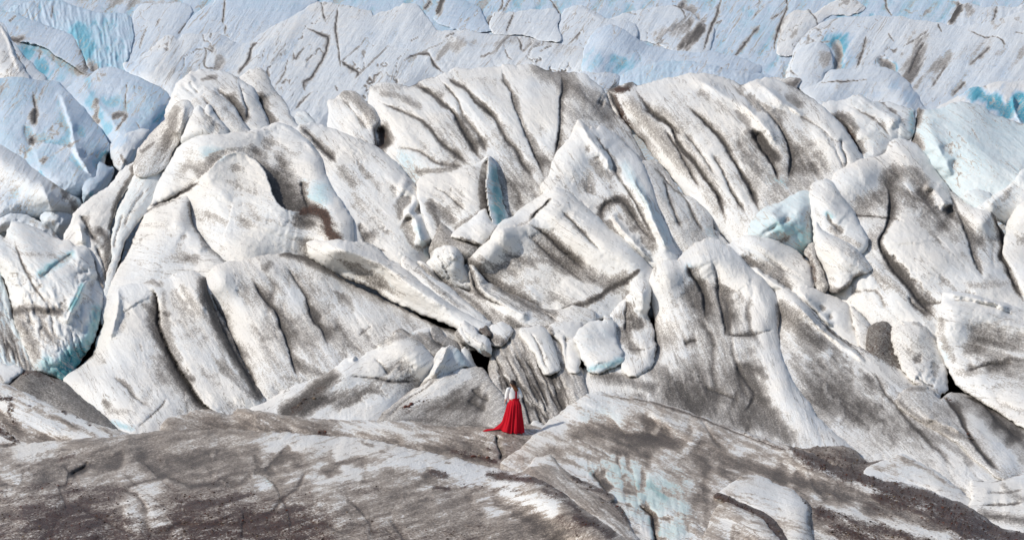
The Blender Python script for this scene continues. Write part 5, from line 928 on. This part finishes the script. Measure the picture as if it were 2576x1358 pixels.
front = ice('ice_mound', 'huge dirty ice mound filling the front left corner with brown gravel bands', 'ice mound', outline='B1 -160 700 0 690 130 660 300 645 600 605 850 590 1000 580 1150 565 1400 552 1600 550 1750 562 1900 572 2100 580 2300 592 2483 598 B2 80 605 300 640 500 690 700 730 900 780 1100 830 1300 865 1430 905 1500 930 1620 1010 1760 1120 1900 1220 2050 1340 2200 1550 -2700 1550 B1 -160 1550',
    base={**F, 'dirt': .54, 'ang': -16}, A=.5, w=40, A2=1.5, W=200, feats=[
    ('d', 'B1 850 730 1000 710 1150 670 1300 620 1450 590 1650 575 1900 600', 26, .85), ('d', 'B1 700 640 900 660 1100 600', 34, .5), ('d', 'B1 1300 700 1500 720 1700 640 1900 620', 60, .5), ('d', 'B1 2090 680 2000 770 1910 880', 20, 1.0), ('c', 'B1 2120 650 2020 760 1910 880', 0.28, 12, 14, 0.34, 8, 10), ('c', 'B1 640 770 600 840 510 885', 0.44, 8, 8, 0.26, 6, 6), ('b', 'B1 620 810 560 865 510 885', 11, 1), ('h', 'B1 600 840 530 880', 9, .8), ('c', 'B1 420 820 500 850 480 960 430 980 470 1100 500 1200', 0.33, 7, 8, 0.77, 7, 8), ('c', 'B1 480 1030 600 1120 720 1200 900 1290 1030 1340', 0.28, 9, 12, 0.72, 9, 12), ('c', 'B1 980 760 1080 820 1200 950 1280 1020', 0.22, 8, 12, 0.51, 8, 10), ('c', 'B1 870 850 1000 970 1150 1080 1300 1180', 0.14, 5, 8, 0.38, 4, 6), ('c', 'B1 1110 1320 1250 1280 1350 1240 1440 1190', 0.22, 7, 9, 0.68, 8, 9),
    ('o', 'B1 500 1000 700 985 900 995', 16, .75), ('o', 'B1 1280 1090 1450 1100 1600 1080 1750 1050', 26, .9), ('o', 'B1 1400 1140 1600 1150 1750 1130', 16, .7), ('o', 'B1 250 770 350 760', 8, .9), ('o', 'B1 430 780 540 730', 9, .8), ('d', 'B1 0 850 60 820', 10, .8), ('d', 'B1 200 830 330 850', 10, .6), ('o', 'B1 0 1010 150 980 350 960', 12, .8), ('o', 'B1 0 1060 200 1050 330 1040', 9, .65), ('o', 'B1 0 1230 150 1200 400 1230', 9, .8), ('o', 'B1 0 1330 250 1310 450 1350', 12, .7), ('o', 'B1 300 1250 1000 1250 1500 1260 2200 1300', 150, .8), ('d', 'B1 0 1150 600 1150 1200 1150 2000 1250', 120, .85), ('o', 'B1 1100 1050 1300 1020 1700 950', 60, .3), ('o', 'B1 2100 1200 2400 1300', 50, .42), ('o', 'B1 1800 1150 1900 1100', 34, .5),
    ('c', 'B1 1620 900 1700 970 1760 1010', 0.17, 8, 10, 0.34, 7, 8), ('c', 'B1 1900 880 1980 940 2050 1060 2110 1180 2120 1320', 0.33, 10, 10, 0.59, 9, 12), ('b', 'B1 1930 900 1980 950', 9, .4), ('c', 'B1 1765 1150 1770 1250 1760 1358', 0.28, 14, 6, 0.59, 8, 14), ('d', 'B1 1800 1180 1850 1300', 16, .6), ('w', 'B1 2000 800 2200 720 2400 900', 70, .7), ('w', 'B1 150 700 350 680', 40, .7), ('w', 'B1 0 850 100 930', 40, .6), ('w', 'B2 0 660 400 740 800 840 1200 950', 62, .75), ('w', 'B1 2000 720 2300 700 2483 760', 50, .5), ('w', 'B1 700 850 900 850 1100 1000', 40, .45), ('w', 'B1 950 1130 1150 1200', 50, .5),
    ('o', 'B2 660 865 760 890', 13, .95), ('o', 'B2 1080 885 1250 905 1400 920 1560 960 1640 1020', 18, 1.0), ('o', 'B2 880 940 1100 980 1300 1000', 16, .6), ('o', 'B2 680 975 780 985', 9, .9), ('o', 'B2 1480 990 1650 1080 1750 1180', 14, .8), ('o', 'B2 1700 1190 1850 1250 1960 1320', 20, 1), ('o', 'B2 1560 1180 1750 1330', 18, .5), ('d', 'B2 520 880 650 900', 14, .7), ('d', 'B2 450 950 470 1100', 14, .7), ('o', 'B2 0 960 200 1000 400 950', 24, .4), ('o', 'B2 0 1250 300 1300 700 1330 1000 1320', 50, .42), ('c', 'B2 20 1050 120 1130 200 1230 210 1340', 0.22, 10, 12, 0.42, 8, 10), ('w', 'B2 1150 1130 1300 1150 1500 1150', 36, .8), ('w', 'B2 1100 960 900 900', 14, .5), ('d', 'B2 280 715 340 720', 7, .6), ('d', 'B2 760 790 790 795', 6, .9), ('d', 'B2 150 650 220 670', 8, .8), ('c', 'B2 350 1200 420 1300 480 1400', 0.17, 8, 10, 0.34, 7, 9)])

# ================================================================ loose stones and grit on the dirty front ice
from mathutils.bvhtree import BVHTree
bpy.context.view_layer.update()


def surface_of(objs):
    out = []
    for o in objs:
        me = o.data
        n = len(me.polygons)
        co = np.empty(len(me.vertices) * 3, np.float32)
        me.vertices.foreach_get('co', co)
        co = co.reshape(-1, 3) + np.array(o.location)
        out.append((o, co))
    return out


def stone_mesh(name, seed, sub=1):
    import bmesh
    rn = random.Random(seed)
    bm = bmesh.new()
    bmesh.ops.create_icosphere(bm, subdivisions=sub, radius=1.0)
    ax = [rn.uniform(.7, 1.2), rn.uniform(.6, 1.0), rn.uniform(.45, .75)]
    cut = [(Vector((rn.uniform(-1, 1), rn.uniform(-1, 1), rn.uniform(-1, 1))).normalized(), rn.uniform(.6, .85)) for _ in range(5)]
    for v in bm.verts:
        c = v.co.copy()
        for n, d in cut:
            e = c.dot(n) - d
            if e > 0:
                c -= n * e
        v.co = Vector((c.x * ax[0], c.y * ax[1], c.z * ax[2]))
    me = bpy.data.meshes.new(name)
    bm.to_mesh(me)
    bm.free()
    return me


STONE_M = [plain_material('grey_brown_stone', (0.075, 0.055, 0.045), .85, .5, 9), plain_material('rust_red_stone', (0.13, 0.05, 0.036), .85, .5, 9),
           plain_material('ochre_stone', (0.17, 0.125, 0.085), .85, .4, 9)]


def scatter_gravel():
    rn = np.random.RandomState(5)
    sv, sf, sm = [], [], []
    base = []
    for s in range(6):
        me = stone_mesh('stone_form', 40 + s, 1)
        v = np.array([x.co[:] for x in me.vertices])
        f = np.array([p.vertices[:] for p in me.polygons])
        base.append((v, f))
        bpy.data.meshes.remove(me)
    n0 = 0
    spots = []
    for k, (u0, v0, st_, D, ins, so) in BLOCKS.items():
        if not (k.startswith(('ice_mound', 'ground', 'ice_ledge', 'ice_ridge', 'gravel', 'ice_slope', 'ice_lump'))):
            continue
        w = np.where(ins & (so > .3), np.clip(so - .28, 0, 1), 0)
        m = w.sum()
        if m < 5:
            continue
        cnt = int(min(m * 0.55, 2600))
        pick = rn.choice(w.size, cnt, p=(w / m).ravel())
        iy, ix = np.unravel_index(pick, w.shape)
        fu = np.clip(ix + rn.uniform(-.5, .5, cnt), 0, w.shape[1] - 1.01)
        fv = np.clip(iy + rn.uniform(-.5, .5, cnt), 0, w.shape[0] - 1.01)
        d = D[iy, ix]
        P = world_pos(u0 + fu * st_, v0 + fv * st_, d)
        far = np.clip(d / 120, .8, 2)
        r = np.exp(rn.normal(-4.0, .5, cnt)) * far
        for i in range(cnt):
            if not (-180 < P[i, 0] < 180):
                continue
            v, f = base[rn.randint(6)]
            a = rn.uniform(0, 6.283)
            ca, sa = math.cos(a), math.sin(a)
            vv = v * min(r[i], .06)
            vv = np.stack([vv[:, 0] * ca - vv[:, 1] * sa, vv[:, 0] * sa + vv[:, 1] * ca, vv[:, 2]], -1) + P[i]
            sv.append(vv)
            sf.append(f + n0)
            sm.append(np.full(len(f), rn.choice(3, p=[.72, .13, .15])))
            n0 += len(v)
        big = rn.choice(cnt, min(cnt, 6), replace=False)
        spots += [P[j] for j in big if abs(P[j][0]) < 16.5 and P[j][2] < CAM_Z - 4]
    V_ = np.vstack(sv)
    F_ = np.vstack(sf)
    me = bpy.data.meshes.new('gravel')
    org = V_.mean(0)
    me.from_pydata((V_ - org).tolist(), [], F_.tolist())
    me.polygons.foreach_set('material_index', np.concatenate(sm).astype(np.int32))
    for m in STONE_M:
        me.materials.append(m)
    o = bpy.data.objects.new('gravel', me)
    COL.objects.link(o)
    o.location = org
    tag(o, 'brown and rust coloured gravel strewn over the dirty front ice', None, None, 'stuff')
    forms = []
    for s in range(5):
        me = stone_mesh('stone', 90 + s, 2)
        me.materials.append(STONE_M[[0, 0, 2, 1, 0][s]])
        forms.append(me)
    rr = random.Random(3)
    for P in spots[:26]:
        q = rr.randrange(5)
        s = bpy.data.objects.new('stone', forms[q])
        COL.objects.link(s)
        s.location = P
        s.rotation_euler = (0, 0, rr.uniform(0, 6))
        k = rr.uniform(.05, .10)
        s.scale = (k, k, k)
        tag(s, ('small dark grey brown stone lying in the gravel on the front ice', 'small pale ochre stone lying in the gravel on the front ice', 'small rust red stone lying in the gravel on the front ice')[(0, 0, 1, 2, 0)[q]], 'stone', 'loose stones on the front ice')


scatter_gravel()

# ================================================================ the person in red
import bmesh
ground_o = bpy.data.objects['ground']
_bm = bmesh.new()
_bm.from_mesh(ground_o.data)
bmesh.ops.transform(_bm, matrix=Matrix.Translation(ground_o.location), verts=_bm.verts)
GT = BVHTree.FromBMesh(_bm)
_bm.free()
PD = depth_at(ledge, 1291, 1083)
PP = Vector(world_pos(1291., 1083., PD).tolist())


def ground_z(x, y, dflt):
    h = GT.ray_cast(Vector((x, y, PP.z + 1.5)), Vector((0, 0, -1)))
    return h[0].z if h[0] is not None and abs(h[0].z - PP.z) < .8 else dflt


S = PD / 130.0
skin_m = plain_material('skin', (0.55, 0.34, 0.25), .55, .06, 30)
red_m = plain_material('red_cloth', (0.47, 0.004, 0.016), .75, .12, 14, .15)
white_m = plain_material('white_cloth', (0.86, 0.86, 0.86), .8, .03, 20, .2)
shoe_m = plain_material('dark_leather', (0.04, 0.03, 0.03), .5, .2, 20)
eye_m = plain_material('dark_eye', (0.03, 0.02, 0.02), .3, .2, 20)


def hair_material():
    m = plain_material('brown_hair', (0.1, 0.05, 0.03), .45, .4, 30)
    nt = m.node_tree
    tc = nt.nodes.new('ShaderNodeTexCoord')
    sp = nt.nodes.new('ShaderNodeSeparateXYZ')
    nt.links.new(tc.outputs['Generated'], sp.inputs[0])
    cr = nt.nodes.new('ShaderNodeValToRGB')
    cr.color_ramp.elements[0].position = .05
    cr.color_ramp.elements[0].color = (0.20, 0.08, 0.03, 1)     # lightened tips
    cr.color_ramp.elements[1].position = .68
    cr.color_ramp.elements[1].color = (0.016, 0.009, 0.007, 1)
    nt.links.new(sp.outputs[2], cr.inputs[0])
    nt.links.new(cr.outputs[0], nt.nodes['Principled BSDF'].inputs['Base Color'])
    return m


hair_m = hair_material()
person = bpy.data.objects.new('person', None)
COL.objects.link(person)
person.location = PP
tag(person, 'person seen from behind in white blouse and long red skirt with a train', 'person')
HEAD_T = R(65)                                            # head turned to the left of the picture
FACE = R(28)                                              # body faces away and a little left


def part(name, verts, faces, mat, parent=person, smooth_=True):
    me = bpy.data.meshes.new(name)
    me.from_pydata([tuple(v) for v in verts], [], faces)
    me.polygons.foreach_set('use_smooth', [smooth_] * len(me.polygons))
    me.materials.append(mat)
    o = bpy.data.objects.new(name, me)
    COL.objects.link(o)
    o.parent = parent
    return o


def fdir(x, y, a):
    """body frame (x to her right, y the way she faces) to place"""
    return (x * math.cos(a) - y * math.sin(a), x * math.sin(a) + y * math.cos(a))


def loft(rings, closed_ends=True):
    n = len(rings[0])
    vs = [p for r in rings for p in r]
    fs = []
    for i in range(len(rings) - 1):
        for j in range(n):
            a, b = i * n + j, i * n + (j + 1) % n
            fs.append((a, b, b + n, a + n))
    if closed_ends:
        fs.append(tuple(range(n - 1, -1, -1)))
        fs.append(tuple(range((len(rings) - 1) * n, len(rings) * n)))
    return vs, fs


def tube(path, radii, n=12):
    rings = []
    for i, p in enumerate(path):
        p = Vector(p)
        t = (Vector(path[min(i + 1, len(path) - 1)]) - Vector(path[max(i - 1, 0)])).normalized()
        a = t.cross(Vector((0.3, 0.9, 0.2))).normalized()
        b = t.cross(a)
        rings.append([p + (a * math.cos(k * 2 * math.pi / n) + b * math.sin(k * 2 * math.pi / n)) * radii[i] for k in range(n)])
    return loft(rings)


def to_body(p):
    x, y = fdir(p[0], p[1], FACE)
    return Vector((x, y, p[2]))


# skeleton grown into one continuous body
LH = Vector((-0.235, 0.02, 0.985))                         # hand on the skirt at the left of the picture
RH = to_body((0.20, 0.20, 0.99))
SHL, SHR = to_body((-0.165, 0, 1.335)), to_body((0.165, 0, 1.325))
EL, ER = Vector((-0.20, 0.02, 1.10)), Vector((0.245, -0.02, 1.085))
HD = Vector((-0.015, 0.03, 0))


def grow_body():
    V, E, Rr = [], [], []

    def add(p, r, par=None):
        V.append(Vector(p))
        Rr.append(r)
        if par is not None:
            E.append((par, len(V) - 1))
        return len(V) - 1
    pel = add((0.03, 0, .90), .125)
    w = add((0.02, 0, 1.04), .10, pel)
    ch = add((0.01, 0, 1.22), .115, w)
    nb = add((0.0, 0, 1.35), .06, ch)
    nk = add((-.003, .01, 1.40), .046, nb)
    hb = add((-.01, .02, 1.46), .070, nk)
    ht = add((-.015, .03, 1.53), .085, hb)
    fx, fy = fdir(0, 1, HEAD_T)
    nose = add((-.01 + fx * .10, .02 + fy * .10, 1.475), .012, hb)
    for sgn in (-1, 1):
        ex, ey = fdir(sgn * .085, 0, HEAD_T)
        add((-.012 + ex, .025 + ey, 1.48), .016, hb)
    for sh, el, ha in ((SHL, EL, LH), (SHR, ER, RH)):
        s = add(sh, .05, ch)
        e = add(el, .038, s)
        h = add(ha, .024, e)
        d = (ha - el).normalized()
        up = Vector((0, 0, 1))
        sd = d.cross(up).normalized()
        p = add(ha + d * .05, .026, h)
        for q, (off, ln) in enumerate(((-.030, .060), (-.010, .072), (.010, .068), (.029, .052))):
            k1 = add(ha + d * .085 + sd * off, .0085, p)
            k2 = add(ha + d * (.085 + ln * .5) + sd * off + Vector((0, 0, -.012)), .008, k1)
            add(ha + d * (.085 + ln * .8) + sd * off + Vector((0, 0, -.035)), .007, k2)
        t1 = add(ha + d * .03 + sd * -.034 + Vector((0, 0, .01)), .010, h)
        add(ha + d * .065 + sd * -.05 + Vector((0, 0, -.004)), .009, t1)
    for sgn in (-1, 1):
        hx, hy = fdir(sgn * .09, 0, FACE)
        hip = add((.03 + hx, hy, .84), .085, pel)
        kx, ky = fdir(sgn * .095, .03 * sgn, FACE)
        kn = add((.03 + kx, ky, .47), .056, hip)
        an = add((.03 + kx, ky - .02, .09), .036, kn)
        tx, ty = fdir(sgn * .10, .16 + .03 * sgn, FACE)
        add((.03 + tx, ty, .035), .032, an)
    me = bpy.data.meshes.new('body')
    me.from_pydata([tuple(v) for v in V], E, [])
    o = bpy.data.objects.new('body', me)
    COL.objects.link(o)
    sk = o.modifiers.new('skin', 'SKIN')
    for i, d in enumerate(me.skin_vertices[0].data):
        d.radius = (Rr[i], Rr[i])
        d.use_root = i == 0
    sb = o.modifiers.new('sub', 'SUBSURF')
    sb.levels = sb.render_levels = 2
    dg = bpy.context.evaluated_depsgraph_get()
    dg.update()
    m2 = bpy.data.meshes.new_from_object(o.evaluated_get(dg))
    bpy.data.objects.remove(o)
    m2.name = 'body'
    m2.polygons.foreach_set('use_smooth', [True] * len(m2.polygons))
    m2.materials.clear()
    m2.materials.append(skin_m)
    o = bpy.data.objects.new('body', m2)
    COL.objects.link(o)
    o.parent = person
    return o


grow_body()
fx, fy = fdir(0, 1, HEAD_T)
for sgn in (-1, 1):                                        # eyes and shoes
    ex, ey = fdir(sgn * .032, .083, HEAD_T)
    v, f = tube([(-.012 + ex, .025 + ey, 1.492), (-.012 + ex, .025 + ey, 1.50)], [.010, .010], 8)
    part('eye', v, f, eye_m)
    tx, ty = fdir(sgn * .10, .06, FACE)
    v, f = tube([(.03 + tx + fdir(0, -.06, FACE)[0], ty + fdir(0, -.06, FACE)[1], .05), (.03 + tx, ty, .045), (.03 + tx + fdir(0, .10, FACE)[0], ty + fdir(0, .10, FACE)[1], .035), (.03 + tx + fdir(0, .16, FACE)[0], ty + fdir(0, .16, FACE)[1], .03)], [.042, .05, .045, .03], 10)
    part('shoe', v, f, shoe_m)
lx, ly = fdir(0, .086, HEAD_T)
v, f = tube([(-.012 + lx + fdir(-.022, 0, HEAD_T)[0], .022 + ly + fdir(-.022, 0, HEAD_T)[1], 1.447), (-.012 + lx * 1.05, .022 + ly * 1.05, 1.447), (-.012 + lx + fdir(.022, 0, HEAD_T)[0], .022 + ly + fdir(.022, 0, HEAD_T)[1], 1.447)], [.004, .008, .004], 8)
part('lips', v, f, plain_material('lip', (0.45, 0.13, 0.12), .5, .1, 20))

# blouse: bodice and two full sleeves in one cloth
prof = [(1.375, .060, .050, 0), (1.355, .105, .070, 0), (1.335, .165, .085, 0), (1.30, .178, .100, 0), (1.22, .168, .112, .0), (1.12, .160, .112, .01), (1.04, .158, .110, .02), (1.005, .150, .105, .02), (0.985, .142, .10, .02)]
rings = []
N = 40
for z, rx, ry, ox in prof:
    ring = []
    for k in range(N):
        a = 2 * math.pi * k / N
        wv = 1 + .035 * math.sin(9 * a + z * 20) * (1.0 if z < 1.25 else .3)
        x, y = fdir(rx * math.cos(a) * wv, ry * math.sin(a) * wv, FACE)
        ring.append((x + ox + .005, y, z))
    rings.append(ring)
bv, bf = loft(rings)
for sh, el, ha in ((SHL, EL, LH), (SHR, ER, RH)):
    m1 = sh.lerp(el, .5) + Vector((0.0, -.01, 0))
    m2 = el.lerp(ha, .5) + Vector((0, -.005, -.02))
    m3 = el.lerp(ha, .88)
    v, f = tube([sh + (Vector((0, 0, 1.30)) - sh) * .35, sh + Vector((0, 0, -.012)), m1, el, m2, m3, ha], [.060, .070, .072, .066, .062, .052, .030], 14)
    o0 = len(bv)
    bv += v
    bf += [tuple(i + o0 for i in q) for q in f]
part('blouse', bv, bf, white_m)

# skirt with pleats and a train lying on the ice
WZ = 1.005
NR, NT = 34, 120
rings = []
rs = random.Random(9)
ph = [rs.uniform(0, 6) for _ in range(6)]
for i in range(NR):
    s = i / (NR - 1)
    ring = []
    for k in range(NT):
        a = 2 * math.pi * k / NT
        s1 = min(s / .86, 1)
        tr = max(0, (s - .62) / .38)
        rx = .142 + .06 * sstep(0, .2, s1) + .148 * s1 ** 1.2
        ry = .112 + .07 * sstep(0, .2, s1) + .17 * s1 ** 1.15
        pl = s1 ** .8 * (.026 * math.sin(17 * a + ph[0] + 1.8 * s) + .015 * math.sin(27 * a + ph[1] - 2 * s + math.sin(3 * a)) + (.034) * math.sin(7 * a + ph[2] + 3.4 * s) + .012 * math.sin(41 * a + ph[4]))
        x = .04 - .075 * s1 + (rx + pl) * math.cos(a)
        y = (ry + pl) * math.sin(a)
        da = (a - math.pi * 1.05 + math.pi) % (2 * math.pi) - math.pi
        ex = .50 * tr ** 1.7 * math.exp(-(da / .30) ** 2) + .06 * tr * math.exp(-(da / .8) ** 2)
        x -= ex
        y -= .10 * tr * math.exp(-(da / .5) ** 2) + .16 * tr ** 1.5 * math.exp(-((a - math.pi * 1.38) / .35) ** 2)
        gz = ground_z(PP.x + x, PP.y + y, PP.z) - PP.z
        drop = s1 ** 1.02
        z = WZ + (gz + .012 - WZ) * min(drop, 1.0)
        fold = .020 * tr * (math.sin(11 * a + ph[3]) + 1) * (1 if tr > 0 else 0)
        z = max(z + fold, gz + .010)
        ring.append((x, y, z))
    rings.append(ring)
sv_, sf_ = loft(rings, False)
part('skirt', sv_, sf_, red_m)
wb = []
for z, g in ((.975, .012), (1.0, .014), (1.025, .008)):
    wb.append([(.03 + (.146 + g) * math.cos(2 * math.pi * k / 32), (.112 + g) * math.sin(2 * math.pi * k / 32), z) for k in range(32)])
v, f = loft(wb, False)
part('waistband', v, f, red_m)
# strap up the middle of the back to the neck
st_pts = [(1.00, .034), (1.10, .030), (1.20, .028), (1.28, .026), (1.34, .022), (1.385, .018)]
vs, fs = [], []
for i, (z, hw) in enumerate(st_pts):
    rad = np.interp(z, [0.98, 1.12, 1.22, 1.30, 1.335, 1.355, 1.39], [.118, .128, .128, .116, .10, .082, .062])
    for sx, dep in ((-hw, 0.004), (hw, 0.004), (hw, .014), (-hw, .014)):
        x, y = fdir(sx + .022, -(rad + dep), FACE)
        vs.append((x + .012, y, z))
for i in range(len(st_pts) - 1):
    for j in range(4):
        a, b = i * 4 + j, i * 4 + (j + 1) % 4
        fs.append((a, b, b + 4, a + 4))
fs += [(3, 2, 1, 0), tuple(range(len(vs) - 4, len(vs)))]
part('strap', vs, fs, red_m, smooth_=False)

# hair: full cap falling to the shoulder blades, open at the face
rings = []
NH = 36
for i, (z, r, ox, oy) in enumerate([(1.605, .012, -.015, .03), (1.600, .045, -.015, .03), (1.575, .082, -.013, .03), (1.535, .103, -.01, .025), (1.49, .106, .0, .015), (1.44, .100, .010, .0), (1.39, .098, .028, -.025), (1.34, .098, .05, -.05), (1.29, .088, .072, -.062), (1.265, .07, .085, -.066)]):
    ring = []
    for k in range(NH):
        a = 2 * math.pi * k / NH
        da = (a - (math.pi / 2 + HEAD_T) + math.pi) % (2 * math.pi) - math.pi
        cut = 1 - (0.42 if z < 1.55 else 0.12 if z < 1.59 else 0) * math.exp(-(da / .62) ** 2)
        if z < 1.46:
            cut *= 1 - .45 * math.exp(-((da) / 1.1) ** 2)
        rr = r * cut * (1 + .05 * math.sin(13 * a + z * 9) + .03 * math.sin(23 * a))
        flat = .72 if z < 1.42 else 1
        ring.append((ox + rr * math.cos(a), oy + rr * math.sin(a) * flat, z + .02 * math.sin(7 * a) * (1 if z < 1.3 else 0)))
    rings.append(ring)
v, f = loft(rings)
part('hair', v, f, hair_m)
